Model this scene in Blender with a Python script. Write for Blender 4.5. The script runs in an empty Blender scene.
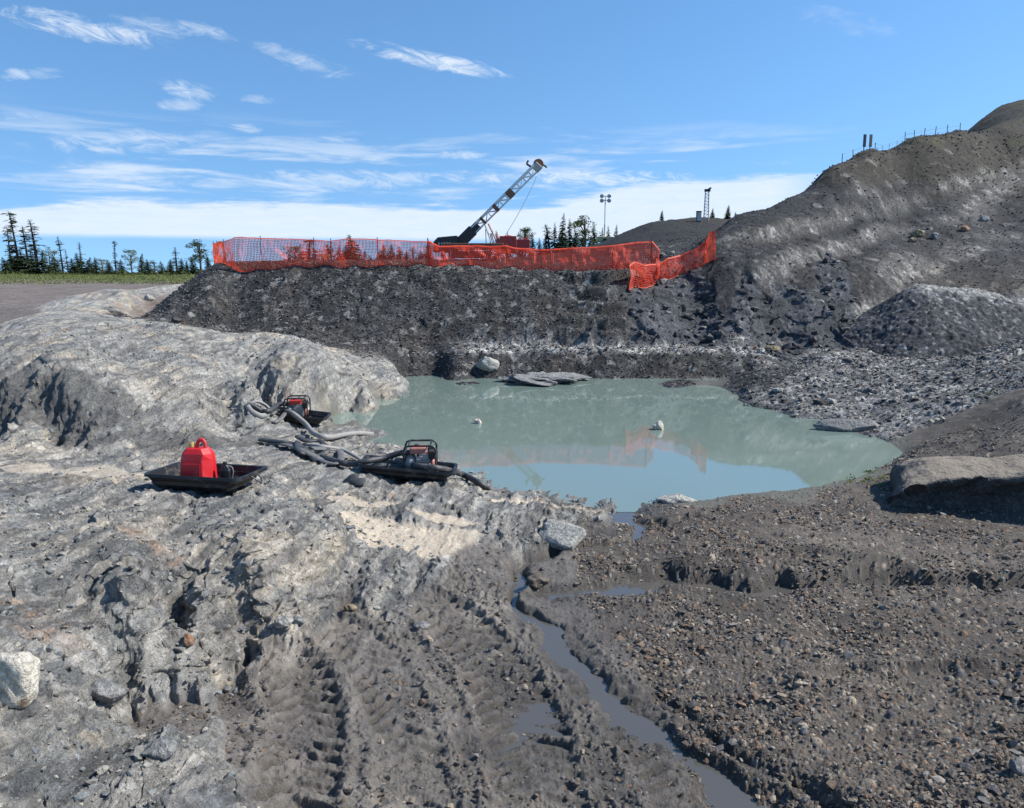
import bpy, bmesh, math, random
import numpy as np
from mathutils import Vector, Matrix

random.seed(7)
RNG = np.random.default_rng(7)
S = bpy.context.scene
COL = S.collection

# ------------------------------------------------------------------ camera
FPX, PITCH = 780.0, math.radians(9.6)
cam_d = bpy.data.cameras.new('camera')
cam_d.sensor_fit = 'HORIZONTAL'; cam_d.sensor_width = 36.0
cam_d.lens = 36.0 * FPX / 1024.0
cam_d.clip_start = 0.1; cam_d.clip_end = 6000
cam = bpy.data.objects.new('camera', cam_d); COL.objects.link(cam)
cam.rotation_euler = (math.pi / 2 - PITCH, 0, 0)
S.camera = cam

# ------------------------------------------------------------------ light
SUN_AZ, SUN_EL = math.radians(85), math.radians(43)      # azimuth clockwise from +Y
sdir = Vector((math.sin(SUN_AZ) * math.cos(SUN_EL), math.cos(SUN_AZ) * math.cos(SUN_EL), math.sin(SUN_EL)))
sun_d = bpy.data.lights.new('sun', 'SUN'); sun_d.energy = 4.6; sun_d.angle = math.radians(0.5)
sun_d.color = (1.0, 0.955, 0.88)
sun = bpy.data.objects.new('sun', sun_d); COL.objects.link(sun)
sun.rotation_euler = (-sdir).to_track_quat('-Z', 'Y').to_euler()
S.view_settings.view_transform = 'Standard'; S.view_settings.look = 'None'
S.view_settings.gamma = 1.0; S.view_settings.exposure = 0.56
S.view_settings.use_curve_mapping = False


class N:
    """tiny node-graph helper"""
    def __init__(self, tree): self.t = tree; self.n = tree.nodes; self.l = tree.links
    def new(self, typ, **kw):
        nd = self.n.new(typ)
        for k, v in kw.items(): setattr(nd, k, v)
        return nd
    def put(self, sock, v):
        if hasattr(v, 'is_output') or isinstance(v, bpy.types.NodeSocket): self.l.new(v, sock)
        else: sock.default_value = v
    def m(self, op, a, b=None, c=None, clamp=False):
        nd = self.new('ShaderNodeMath', operation=op); nd.use_clamp = clamp
        self.put(nd.inputs[0], a)
        if b is not None: self.put(nd.inputs[1], b)
        if c is not None: self.put(nd.inputs[2], c)
        return nd.outputs[0]
    def noise(self, vec, scale, detail=4, rough=0.55, dist=0.0):
        nd = self.new('ShaderNodeTexNoise'); self.put(nd.inputs['Vector'], vec)
        nd.inputs['Scale'].default_value = scale; nd.inputs['Detail'].default_value = detail
        nd.inputs['Roughness'].default_value = rough; nd.inputs['Distortion'].default_value = dist
        return nd.outputs['Fac']
    def ramp(self, f, stops):
        nd = self.new('ShaderNodeValToRGB'); self.put(nd.inputs[0], f)
        cr = nd.color_ramp
        while len(cr.elements) < len(stops): cr.elements.new(0.5)
        for e, (p, c) in zip(cr.elements, stops):
            e.position = p; e.color = (c, c, c, 1) if not hasattr(c, '__len__') else (*c[:3], 1)
        return nd.outputs[0]
    def mix(self, f, a, b, blend='MIX'):
        nd = self.new('ShaderNodeMix', data_type='RGBA', blend_type=blend)
        self.put(nd.inputs[0], f)
        for s, v in ((nd.inputs[6], a), (nd.inputs[7], b)):
            self.put(s, v if not isinstance(v, tuple) else (*v[:3], 1))
        return nd.outputs[2]
    def sstep(self, x, a, b):
        nd = self.new('ShaderNodeMapRange', interpolation_type='SMOOTHSTEP')
        self.put(nd.inputs[0], x); self.put(nd.inputs[1], a); self.put(nd.inputs[2], b)
        return nd.outputs[0]
    def xyz(self, x, y, z):
        nd = self.new('ShaderNodeCombineXYZ')
        for i, v in enumerate((x, y, z)): self.put(nd.inputs[i], v)
        return nd.outputs[0]


# ------------------------------------------------------------------ sky and clouds (direction based)
W = bpy.data.worlds.new('World'); S.world = W; W.use_nodes = True
g = N(W.node_tree); g.n.clear()
sky = g.new('ShaderNodeTexSky', sky_type='NISHITA')
sky.sun_disc = False; sky.sun_elevation = SUN_EL; sky.sun_rotation = SUN_AZ
sky.altitude = 300; sky.air_density = 1.0; sky.dust_density = 0.15; sky.ozone_density = 2.5
tc = g.new('ShaderNodeTexCoord'); sep = g.new('ShaderNodeSeparateXYZ')
g.l.new(tc.outputs['Generated'], sep.inputs[0])
lift = g.new('ShaderNodeVectorMath', operation='NORMALIZE')      # the clear northern air stays blue down to the horizon
g.l.new(g.xyz(sep.outputs[0], sep.outputs[1], g.m('ADD', g.m('MULTIPLY', sep.outputs[2], .85), .17)), lift.inputs[0])
g.l.new(lift.outputs[0], sky.inputs[0])
az = g.m('ARCTAN2', sep.outputs[0], sep.outputs[1])
el = g.m('ARCSINE', sep.outputs[2])
hs = g.new('ShaderNodeHueSaturation'); hs.inputs['Saturation'].default_value = 1.18
hs.inputs['Hue'].default_value = 0.497
g.l.new(sky.outputs[0], hs.inputs['Color'])
vstr = g.xyz(g.m('MULTIPLY', az, 3.0), g.m('MULTIPLY', el, 26.0), 3.7)
vfin = g.xyz(g.m('MULTIPLY', az, 9.0), g.m('MULTIPLY', el, 60.0), 1.2)
n1 = g.noise(vstr, 2.0, 6, 0.6, 0.4)
n2 = g.noise(vfin, 3.0, 5, 0.65, 0.6)
n3 = g.noise(g.xyz(g.m('MULTIPLY', az, 11.0), g.m('MULTIPLY', g.m('ADD', el, g.m('MULTIPLY', az, .12)), 34.0), 6.2), 2.2, 7, 0.68, 0.9)
# low cloud bank: flat base near 2.3 degrees, uneven top that steps up to the right
top = g.m('ADD', 0.082, g.m('MULTIPLY', g.sstep(az, 0.02, 0.2), 0.030))
top = g.m('SUBTRACT', top, g.m('MULTIPLY', g.sstep(az, -0.42, -0.62), 0.022))
top = g.m('ADD', top, g.m('MULTIPLY', g.m('SUBTRACT', n1, 0.5), 0.055))
top = g.m('ADD', top, g.m('MULTIPLY', g.m('SUBTRACT', n2, 0.5), 0.012))
bank = g.m('MULTIPLY', g.sstep(g.m('SUBTRACT', top, el), -0.006, 0.008), g.sstep(g.m('ADD', el, g.m('MULTIPLY', g.m('SUBTRACT', n1, 0.5), 0.006)), 0.036, 0.044))
bank = g.m('MULTIPLY', bank, g.m('SUBTRACT', 1.0, g.sstep(az, 0.30, 0.42)))
bank = g.m('MULTIPLY', bank, g.m('ADD', 0.72, g.m('MULTIPLY', n2, 0.4)), clamp=True)
# layered wisps just above the bank
lay = g.m('MULTIPLY', g.sstep(n1, 0.50, 0.70), g.m('MULTIPLY', g.sstep(el, 0.07, 0.09), g.m('SUBTRACT', 1.0, g.sstep(el, 0.115, 0.19))))
lay = g.m('MULTIPLY', lay, g.m('SUBTRACT', 1.0, g.sstep(az, 0.2, 0.5)))
cl = g.m('MAXIMUM', bank, g.m('MULTIPLY', lay, 0.75))
# separate high wisps: azimuth, elevation, half length, half height, tilt, strength
def sky_dir(px, py):
    u_, v_ = (px - 512) / FPX, (404 - py) / FPX; q = Vector((u_, math.cos(PITCH) + v_ * math.sin(PITCH), -math.sin(PITCH) + v_ * math.cos(PITCH))).normalized()
    return math.atan2(q.x, q.y), math.asin(q.z)
for (px, py, hl, hh, sl, st) in [(85, 28, 100, 12, .18, 1.0), (165, 27, 65, 10, .1, .55), (215, 33, 28, 7, .3, .6), (430, 60, 90, 9, .2, 1.0), (310, 64, 50, 10, .25, .6), (275, 50, 28, 7, .2, .4), (190, 90, 40, 9, .2, .7),
                                 (180, 105, 28, 7, 0, .55), (130, 142, 120, 13, 0, .6), (15, 75, 20, 6, 0, .65), (45, 73, 25, 5, 0, .45), (20, 118, 45, 9, 0, .55), (245, 128, 20, 5, .1, .75), (338, 139, 28, 5, .05, .65), (260, 99, 22, 5, 0, .4),
                                 (460, 155, 34, 5, 0, .65), (340, 180, 130, 11, 0, .65), (480, 178, 80, 8, 0, .75), (590, 177, 130, 10, .03, .95), (770, 180, 40, 6, 0, .7), (100, 180, 120, 9, 0, .45), (845, 22, 60, 12, .2, .2)]:
    a0, e0 = sky_dir(px, py); a1, e1 = sky_dir(px + hl, py + sl * hl); a2, e2 = sky_dir(px - hl, py - sl * hl)
    ra = abs(a1 - a2) / 2; tl = (e1 - e2) / (a1 - a2); re = hh / FPX
    da = g.m('SUBTRACT', az, a0); de = g.m('SUBTRACT', g.m('SUBTRACT', el, e0), g.m('MULTIPLY', da, tl))
    q = g.m('ADD', g.m('POWER', g.m('ABSOLUTE', g.m('DIVIDE', da, ra)), 2.0), g.m('POWER', g.m('ABSOLUTE', g.m('DIVIDE', de, re)), 2.0))
    e = g.m('SUBTRACT', 1.0, g.m('MULTIPLY', q, 1.0), clamp=True)
    e = g.m('MULTIPLY', g.sstep(g.m('ADD', g.m('MULTIPLY', e, 0.62), g.m('MULTIPLY', g.m('SUBTRACT', n3, 0.5), 2.6)), 0.10, 1.05), st)
    e = g.m('MULTIPLY', e, g.sstep(q, 1.15, 0.5))
    cl = g.m('MAXIMUM', cl, e)
cl = g.m('MULTIPLY', cl, g.sstep(el, -0.01, 0.03))
skyc = g.mix(g.m('MULTIPLY', cl, 0.9), hs.outputs[0], (4.3, 4.75, 5.3))
bg = g.new('ShaderNodeBackground'); bg.inputs[1].default_value = 0.135
g.l.new(skyc, bg.inputs[0])
g.l.new(bg.outputs[0], g.new('ShaderNodeOutputWorld').inputs[0])

# ------------------------------------------------------------------ numpy noise
def _h(ix, iy, seed):
    n = (ix.astype(np.uint32) * np.uint32(374761393) + iy.astype(np.uint32) * np.uint32(668265263) + np.uint32(seed * 974711 + 13))
    n = (n ^ (n >> np.uint32(13))) * np.uint32(1274126177)
    n = (n ^ (n >> np.uint32(15))) * np.uint32(2246822519)
    return n ^ (n >> np.uint32(16))
def hash01(ix, iy, seed): return (_h(ix, iy, seed) & np.uint32(0xFFFFFF)).astype(np.float32) / np.float32(0xFFFFFF)
def perlin(x, y, seed=0):
    x = np.asarray(x, np.float32); y = np.asarray(y, np.float32)
    x0 = np.floor(x); y0 = np.floor(y); fx = x - x0; fy = y - y0
    ix = x0.astype(np.int64).astype(np.uint32); iy = y0.astype(np.int64).astype(np.uint32)
    def gr(dx, dy):
        a = hash01(ix + np.uint32(dx), iy + np.uint32(dy), seed) * np.float32(6.2831853)
        return np.cos(a) * (fx - dx) + np.sin(a) * (fy - dy)
    u = fx * fx * fx * (fx * (fx * 6 - 15) + 10); v = fy * fy * fy * (fy * (fy * 6 - 15) + 10)
    a = gr(0, 0); a = a + u * (gr(1, 0) - a); b = gr(0, 1); b = b + u * (gr(1, 1) - b)
    return (a + v * (b - a)) * np.float32(1.5)
def sst(x, a, b):
    t = np.clip((x - a) / (b - a), 0, 1); return t * t * (3 - 2 * t)
def fbm(x, y, wl, octs, seed=0, gain=0.5, sp=None, ridged=False, ax=1.0, ay=1.0):
    """wl = longest wavelength in metres; octaves finer than the mesh spacing sp fade out"""
    r = np.zeros(np.shape(x), np.float32); amp = 1.0
    for o in range(octs):
        n = perlin(x * (ax / wl), y * (ay / wl), seed + o * 17)
        if ridged: n = 0.6 - 1.6 * np.abs(n)
        w = 1.0 if sp is None else sst(wl / max(ax, ay) / sp, 1.5, 4.0)
        r += amp * w * n; amp *= gain; wl *= 0.5
    return r
def worley(x, y, wl, seed=0, jit=0.95):
    """distance to nearest and second nearest cell point (in cells) and the nearest cell's random id"""
    x = x / wl; y = y / wl
    x0 = np.floor(x); y0 = np.floor(y)
    ix = x0.astype(np.int64).astype(np.uint32); iy = y0.astype(np.int64).astype(np.uint32)
    d1 = np.full(x.shape, 9, np.float32); d2 = d1.copy(); cid = np.zeros(x.shape, np.float32)
    for dx in (-1, 0, 1):
        for dy in (-1, 0, 1):
            a = ix + np.uint32(dx & 0xFFFFFFFF); b = iy + np.uint32(dy & 0xFFFFFFFF)
            px = x0 + dx + 0.5 + jit * (hash01(a, b, seed) - 0.5); py = y0 + dy + 0.5 + jit * (hash01(a, b, seed + 1) - 0.5)
            d = np.hypot(x - px, y - py).astype(np.float32)
            near = d < d1
            d2 = np.where(near, d1, np.minimum(d2, d))
            cid = np.where(near, hash01(a, b, seed + 2), cid); d1 = np.where(near, d, d1)
    return d1, d2, cid

def facets(x, y, wl, seed=0, tilt=1.0, step=.5, sp=None):
    """broken, tilted plates: each cell is a plane with its own slope and level (unit = cell size)"""
    x = x / wl; y = y / wl; x0 = np.floor(x); y0 = np.floor(y)
    ix = x0.astype(np.int64).astype(np.uint32); iy = y0.astype(np.int64).astype(np.uint32)
    d1 = np.full(x.shape, 9, np.float32); h = np.zeros(x.shape, np.float32); cid = np.zeros(x.shape, np.float32)
    for dx in (-1, 0, 1):
        for dy in (-1, 0, 1):
            a = ix + np.uint32(dx & 0xFFFFFFFF); b = iy + np.uint32(dy & 0xFFFFFFFF)
            r1 = hash01(a, b, seed); r2 = hash01(a, b, seed + 1); r3 = hash01(a, b, seed + 2)
            ox = x - (x0 + dx + .5 + .95 * (r1 - .5)); oy = y - (y0 + dy + .5 + .95 * (r2 - .5))
            d = np.maximum(np.abs(ox) * .6 + np.abs(oy) * .55, np.hypot(ox, oy) * .8).astype(np.float32)
            near = d < d1; d1 = np.where(near, d, d1); cid = np.where(near, r3, cid)
            h = np.where(near, tilt * (ox * (((r3 * 17.3) % 1) - .5) + oy * (((r3 * 41.9) % 1) - .5)) + step * (r3 - .5), h)
    if sp is not None: h = h * sst(wl / sp, 2, 5)
    return (h * wl).astype(np.float32), cid

# ------------------------------------------------------------------ measured ground points
CP, SP = math.cos(PITCH), math.sin(PITCH)
def P(px, py, d):
    u = (px - 512) / FPX * d; v = (404 - py) / FPX
    return np.array([u, d * (CP + v * SP), d * (-SP + v * CP)])
def depth_for(py, z): return -z / (SP + (py - 404) / FPX * CP)
def Pz(px, py, z): return P(px, py, depth_for(py, z))
def Pw(px, d, z):                     # azimuth from px, depth d, height z (hidden points)
    return np.array([(px - 512) / FPX * d, (d + z * SP) / CP, z])
Z, D, H = 'z', 'd', 'h'
L = 'M G R D H K B P S W'.split()
ctl = """
M z 300 808 -3.12;M z 450 808 -3.2;M z 600 808 -3.24;G z 800 808 -3.2;G z 1000 808 -3.05;G z 1300 808 -2.9
M z 400 700 -3.2;M z 600 700 -3.22;G z 800 700 -3.15;G z 1000 700 -3.05;G z 1300 700 -2.8;G z 720 720 -3.25;M z 640 760 -3.28;G z 680 660 -3.25
M z 350 630 -3.16;M z 450 600 -3.15;M z 560 620 -3.28;G z 620 600 -3.255;G z 800 600 -3.16;G z 1000 600 -3.08;G z 1300 600 -2.9
M z 500 575 -3.14;M z 545 560 -3.22;G z 610 555 -3.2;G z 700 545 -3.12;G z 800 535 -3.08;G z 950 525 -3.06;G z 1250 520 -2.9
M z 470 570 -3.1;R z 560 515 -3.2;R z 520 530 -3.12;G z 590 530 -3.25
G z 680 520 -3.14;G z 760 508 -3.1;G z 860 498 -3.1;G z 630 520 -3.29;M z 648 507 -3.28
W z 700 499 -3.32;W z 780 490 -3.32;W z 850 478 -3.32;W z 898 458 -3.32
W z 600 470 -3.9;W z 700 430 -3.9;W z 500 440 -3.9;W z 550 400 -3.8;W z 430 420 -3.8;W z 450 450 -3.75;W z 800 450 -3.7;W z 700 405 -3.7;W z 620 492 -3.55;W z 390 430 -3.65
R z 365 437 -3.3;R z 400 452 -3.3;R z 465 478 -3.3;R z 490 488 -3.3;R z 540 502 -3.3;R z 600 514 -3.3
R z 405 486 -2.95;R z 440 484 -3.0;R z 350 472 -2.85;R z 300 452 -2.86;R z 345 448 -3.1;R z 298 430 -3.1;R z 320 438 -3.08;R z 255 420 -3.0;W z 350 421 -3.34;W z 335 416 -3.32
R z 208 492 -2.56;R z 150 490 -2.52;R z 260 485 -2.62;R z 100 470 -2.55;R z 20 470 -2.5;R z 100 440 -2.6;R z 20 440 -2.55;R z 200 440 -2.75;R z -150 450 -2.4
R z 50 520 -2.42;R z 200 530 -2.5;R z 300 510 -2.65;R z 400 510 -2.86;R z 480 512 -3.05;R z 450 530 -3.0;R z 400 550 -3.03;R z 330 540 -2.72;R z 430 560 -3.08
R z 50 580 -2.35;R z 150 580 -2.5;R z 250 573 -2.64;R z 320 568 -2.82;R z 375 575 -3.05;R z -150 560 -2.1
M z 250 642 -3.15;M z 335 607 -3.13;M z 178 660 -3.1;M z 146 700 -3.08;M z 175 722 -3.1;M z 222 757 -3.12;M z 268 806 -3.12
R z 200 605 -2.68;R z 290 596 -2.86;R z 128 640 -2.72;R z 95 690 -2.85;M z 210 672 -3.13;M z 260 665 -3.15;M z 170 690 -3.1;M z 205 725 -3.1;M z 300 645 -3.15;R z 215 636 -2.95;R z 175 636 -2.85;R z 130 672 -2.95;R z 100 715 -2.98;R z 0 640 -2.3;R z -150 640 -2.0;R z 0 720 -2.5;R z 70 745 -2.78;R z 150 742 -2.85;R z 0 808 -2.7;R z 120 808 -2.85;R z 205 795 -2.92;R z -200 808 -2.3
R z 0 432 -2.56;R z 60 434 -2.6;R z 150 437 -2.7;R z 230 430 -2.88
R d 0 393 13.0;R d 60 388 13.0;R d 120 396 13.2;R d 200 398 14.3;R d 250 392 15.7
R d 0 360 15.6;R d 120 360 15.7;R d 200 365 16.4;R d 280 375 17.3;R d 330 385 18.4;R d 370 393 19.6
R d 395 391 21.5;R z 391 399 -3.3;R z 345 411 -3.3;W z 420 392 -3.5;W z 380 410 -3.5
R d 0 338 18;R d 100 331 19;R d 180 327 20;R d 260 336 21;R d 330 353 22;R d 400 377 24;R d -200 340 17
R h 0 22 -2.0;R h 180 24 -1.95;;
R d 20 328 23;R d 30 322 24;R d 80 308 28;R d 150 291 36;R d 185 286 42;R d 110 320 25;R d 130 301 31
P d 0 321 27;P d -200 320 26;P d 0 300 38;P d 60 301 38;P d 0 285 60;P d 100 287 58;P d -200 285 60;P h 180 55 -.95;P d 90 300 37
S d 0 276 78;S d 150 277 78;S d -200 277 78;S h 230 80 -.4;S h -200 130 -.3;S h 0 130 -.3;S h 230 130 .0;S h -200 300 -.5;S h 0 300 -.5;S h 200 300 -.5;S h 450 300 0;S h 700 300 0;S h 1100 300 0
D d 135 322 28.5;D d 215 265 29.20;;;;;D d 630 265 30.20
;;D d 400 362 25.15;D d 200 325 26.15;D d 450 345 26.35;;;;D d 170 297 28.20;D d 215 297 27.40;;
P h 135 31 -1.55;P h 165 33 -1.4;D h 190 34.20 -1.0;P h 250 60 -.6;D h 330 60 .0;D h 430 60 .8;D h 300 45 .1;P h 240 45 -.6;;;;;;;;;;;;
D h 450 50 .7;D h 560 50 .6;D h 640 50 .7;S h 450 100 1.0;S h 600 100 1.3;H h 700 90 3;D h 520 35.20 .15;D h 600 35.20 .25
D d 460 346 25.95;D d 600 347 25.65;B d 740 352 26;B d 830 354 25;D d 460 352 24.95;D d 600 352 24.85;B d 700 358 25;D d 540 346 25.95
D z 440 374 -3.25;D z 600 377 -3.3;D z 680 388 -3.3;B z 740 402 -3.3;B z 800 418 -3.3;B z 870 432 -3.3;D z 404 377 -3.3;B z 500 381 -3.3;B z 575 382 -3.3
W z 520 390 -3.6;W z 650 400 -3.6
D d 760 372 22.5;B d 820 385 20.5;B d 880 410 18;B d 950 400 17.5;B d 1010 380 18;B d 900 375 21;B d 1000 350 22;B d 1024 338 24;H d 1250 330 22;B d 840 358 25;B d 900 358 25.6;B d 960 357 26;B d 1020 355 26;B h 880 29 -2.1;B h 950 29.5 -2.0;B h 1010 29.5 -1.9;B h 1080 28 -1.9
G z 900 458 -3.28;G z 880 485 -3.12;G d 940 440 14;G d 1000 415 14;G d 1024 400 14;G d 1200 380 13;G d 1024 452 12;G z 980 512 -3.06;G d 960 462 12.6;G z 920 500 -3.08
K d 600 342 26.4;K d 700 346 27.2;K d 790 347 28.5;K d 640 292 29.4;K d 680 276 32;H d 720 262 33.5;H d 760 266 34;H d 800 274 33.5;H d 725 275 32.6
K d 750 300 31;K d 700 310 30;K d 830 290 32;K d 830 330 29.5;K d 800 310 30.6;K d 650 315 28.0;H d 870 275 33.5
H d 740 235 40;H d 800 240 40;H d 850 250 40;H d 900 258 38;H d 1000 270 35;H d 900 220 46;H d 1000 220 44;H d 1000 170 52;H d 900 180 52;H d 820 200 48;H d 1024 250 38;H d 960 290 34
H d 1024 122 60;H d 960 131 58;H d 915 137 57;H d 870 150 56;H d 830 166 54;H d 790 196 51;H d 760 209 50;H d 735 216 50;H d 1000 126 59
H d 1000 108 75;H d 1024 103 76;H d 975 126 73;H d 1100 92 78;H h 735 43 2.3;H h 760 43 2.5;H h 790 45.5 3.2;H h 830 48.5 4.9;H h 870 52 6.2;H h 915 55 7.2;H h 960 57 8.3;H h 870 75 7;H h 830 75 5;H h 790 70 3.4;H h 750 68 3.0;H h 940 75 9.5
H d 1250 200 45;H d 1250 100 62;H d 1450 200 45;H d 1250 280 33
H d 620 240 65;H d 600 255 62;H d 650 223 70;H d 700 218 72;H d 640 258 46;H d 701 246 37;H d 668 252 42;H d 715 232 41;H h 735 72 4.6;H d 680 220 71
H h 620 110 1.5;H h 750 110 4;H h 900 110 8;H h 1024 130 12;H h 1024 300 4
""".replace('\n', ';').split(';')
cpt, clab = [], []
for ln in ctl:
    p = ln.split()
    if not p: continue
    a, b, c = map(float, p[2:])
    if p[0] in 'HK' and p[1] == 'd' and a > 630 and 27.5 < c and (a > 701 or c < 33): c = 27 + (c - 27) * float(np.interp(a, [630, 690, 735, 800, 900, 1000], [1.0, .72, .45, .52, .66, .80]))
    cpt.append(Pz(a, b, c) if p[1] == 'z' else P(a, b, c) if p[1] == 'd' else Pw(a, b, c)); clab.append(L.index(p[0]))
for px in range(232, 605, 31):                                       # the even face of the spoil mound and its flat top
    zc = float(np.interp(px, [232, 430, 500, 575, 605], [.33, .31, .07, .07, .16]))
    for d, z in ((26.0, -2.5), (26.9, -1.76), (27.8, -1.02), (28.6, -.36), (29.25, zc), (30.4, zc + .03), (32.4, zc + .03)):
        if px < 400 and d < 26.5: continue
        cpt.append(Pw(px, d, z)); clab.append(L.index('D'))
for a in (-1.2, -.6, 0, .6, 1.2):                                     # under and around the camera's own stand
    cpt.append(np.array([3.2 * math.sin(a), 3.2 * math.cos(a), -2.9 + .15 * a])); clab.append(L.index('R' if a < -.3 else 'M' if a < .3 else 'G'))
cpt = np.array(cpt, np.float64); clab = np.array(clab)
def polar(x, y): return np.arctan2(x, y), np.log(np.hypot(x, y)) * 0.42
cu, cv = polar(cpt[:, 0], cpt[:, 1]); cr = np.hypot(cpt[:, 0], cpt[:, 1])
CC = 0.012
A = np.sqrt((cu[:, None] - cu) ** 2 + (cv[:, None] - cv) ** 2 + CC * CC)
nC = len(cpt)
Mx = np.zeros((nC + 3, nC + 3)); Mx[:nC, :nC] = A + np.eye(nC) * -2e-4
Pm = np.stack([np.ones(nC), cu, cv], 1); Mx[:nC, nC:] = Pm; Mx[nC:, :nC] = Pm.T
wts = np.linalg.solve(Mx, np.concatenate([cpt[:, 2] / cr, np.zeros(3)]))

# ------------------------------------------------------------------ the grid: finer where it is near
def steps(*seg):
    out = [seg[0][0]]
    for a, b, s in seg:
        n = max(1, int(round(math.log(b / a) / s))); out += list(a * (b / a) ** (np.arange(1, n + 1) / n))
    return np.array(out)
QUAL = 1.0
rr = steps((3.4, 8, .0021 * QUAL), (8, 22, .0040 * QUAL), (22, 37, .0021 * QUAL), (37, 80, .0042 * QUAL), (80, 900, .04))
fi = math.radians(42)
aa = np.concatenate([np.linspace(-math.radians(62), -fi, 60)[:-1], np.linspace(-fi, fi, int(1470 / QUAL)), np.linspace(fi, math.radians(62), 60)[1:]])
nR, nA = len(rr), len(aa)
AZ, RR = np.meshgrid(aa, rr)
AZ = AZ.ravel().astype(np.float32); RR = RR.ravel().astype(np.float32)
X = (RR * np.sin(AZ)).astype(np.float32); Y = (RR * np.cos(AZ)).astype(np.float32)
SPC = (RR * 0.0020).astype(np.float32)
nV = len(X)
RC = np.minimum(RR, 130).astype(np.float32)
u, v = AZ, np.log(RC) * np.float32(0.42)
Zb = np.zeros(nV, np.float32); LW = np.zeros((nV, len(L)), np.float32)
# label lookups use warped coordinates so that material borders wander
wu = u + .010 * fbm(X, Y, 2.2, 4, 301, .6, SPC) * np.clip(6 / RR, .3, 1.0); wv = v + .010 * fbm(X, Y, 2.2, 4, 331, .6, SPC) * np.clip(6 / RR, .3, 1)
onehot = np.eye(len(L), dtype=np.float32)[clab]
w32 = wts.astype(np.float32); cu32 = cu.astype(np.float32); cv32 = cv.astype(np.float32)
for i in range(0, nV, 40000):
    s = slice(i, i + 40000)
    d2 = (u[s, None] - cu32) ** 2 + (v[s, None] - cv32) ** 2
    Zb[s] = np.sqrt(d2 + np.float32(CC * CC)) @ w32[:nC] + w32[nC] + w32[nC + 1] * u[s] + w32[nC + 2] * v[s]
    d2 = (wu[s, None] - cu32) ** 2 + (wv[s, None] - cv32) ** 2 + np.float32(1e-6)
    LW[s] = (d2 ** -3.0 / (d2 ** -3.0).sum(1, keepdims=True)) @ onehot
Zb *= RC
# rough steps left by the bucket where the mound meets the cut face
_c = P(603, 312, 28.5); _w = np.exp(-(np.hypot((X - _c[0]) / 1.5, (Y - _c[1]) / 2.6)) ** 4)
_q = (Zb + .06 * perlin(X * .8, Y * .8, 77)) / .52; _f = _q - np.floor(_q)
Zb = Zb + _w * (.52 * (np.floor(_q) + sst(_f, .62, .98)) - Zb)
Zb = np.where(RR > 130, Zb + (-.4 - Zb) * sst(RR, 130, 260) * (AZ < .2), Zb).astype(np.float32)
LW = LW ** 1.8; LW /= LW.sum(1, keepdims=True)
g2 = Zb.reshape(nR, nA); slope = np.hypot(np.gradient(g2, axis=0) / np.gradient(rr)[:, None], np.gradient(g2, axis=1) / (rr[:, None] * np.gradient(aa)[None])).ravel()
tk = sst(slope, .38, .75) * (AZ < .06) * (RR < 11); iM, iR = L.index('M'), L.index('R')     # steep ground beside the mud is bare rock
LW[:, iR] += LW[:, iM] * tk; LW[:, iM] *= 1 - tk
m = {k: LW[:, i] for i, k in enumerate(L)}
WATER = -3.3

def along(pts, x, y):
    """distance to a polyline, signed side and arc length along it"""
    best = np.full(x.shape, 1e9, np.float32); sd = np.zeros(x.shape, np.float32); al = np.zeros(x.shape, np.float32); acc = 0.0
    for (x0, y0), (x1, y1) in zip(pts[:-1], pts[1:]):
        ex, ey = x1 - x0, y1 - y0; ln = math.hypot(ex, ey)
        t = np.clip(((x - x0) * ex + (y - y0) * ey) / ln ** 2, 0, 1)
        d = np.hypot(x - x0 - t * ex, y - y0 - t * ey)
        nr = d < best
        sd = np.where(nr, np.sign((x - x0) * ey - (y - y0) * ex) * d, sd); al = np.where(nr, acc + t * ln, al); best = np.where(nr, d, best)
        acc += ln
    return best, sd, al
def smooth_line(pts, n=40):
    p = np.array(pts, float); k = np.linspace(0, len(p) - 1, n); out = []
    for t in k:
        i = min(int(t), len(p) - 2); f = t - i
        a, b, c, d = p[max(i - 1, 0)], p[i], p[i + 1], p[min(i + 2, len(p) - 1)]
        out.append(.5 * (2 * b + (c - a) * f + (2 * a - 5 * b + 4 * c - d) * f * f + (3 * b - a - 3 * c + d) * f ** 3))
    return [tuple(q) for q in out]
def gline(pix, z=-3.2): return smooth_line([tuple(Pz(a, b, z)[:2]) for a, b in pix])

# the level berm along the far shore, with a loose slope down to the water
_bp = smooth_line([tuple(P(a, b, 25.75)[:2]) for a, b in ((425, 348), (470, 348), (540, 348), (600, 348), (660, 349), (710, 351), (760, 354), (820, 356))], 60)
_bd, _bs, _ba = along(_bp, X + .12 * fbm(X, Y, 1.5, 3, 791), Y + .10 * fbm(X, Y, 1.2, 3, 795))
_zt = -2.50 + .03 * fbm(X, Y, 1.5, 3, 797)
_front = -_bs if float(np.median(_bs[(Y > 27) & (np.abs(X) < 3) & (Y < 29)])) > 0 else _bs          # positive toward the camera
_zt = np.where(_front > .35, _zt - .78 * (_front - .35), np.where(_front < -.35, _zt + .02, _zt))
_wb = sst(_ba, .3, 2.0) * sst(-_ba, -float(_ba.max()) + .2, -float(_ba.max()) + 4.0) * np.where(_front > 0, 1 - sst(_front, 1.7, 2.6), 1 - sst(-_front, .6, 1.1))
Zb = (Zb + _wb * (_zt - Zb)).astype(np.float32)
for _k in L:
    _to = _wb * (1.0 if _k in 'BD' else 0)
    m[_k] = m[_k] * (1 - _wb)
_fl = 1 - sst(_front, .35, .6)
m['B'] += _wb * _fl; m['D'] += _wb * (1 - _fl)
for _i, _k in enumerate(L): LW[:, _i] = m[_k]
near = np.where(RR < 20)[0]
xn, yn, sn = X[near], Y[near], SPC[near]
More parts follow.
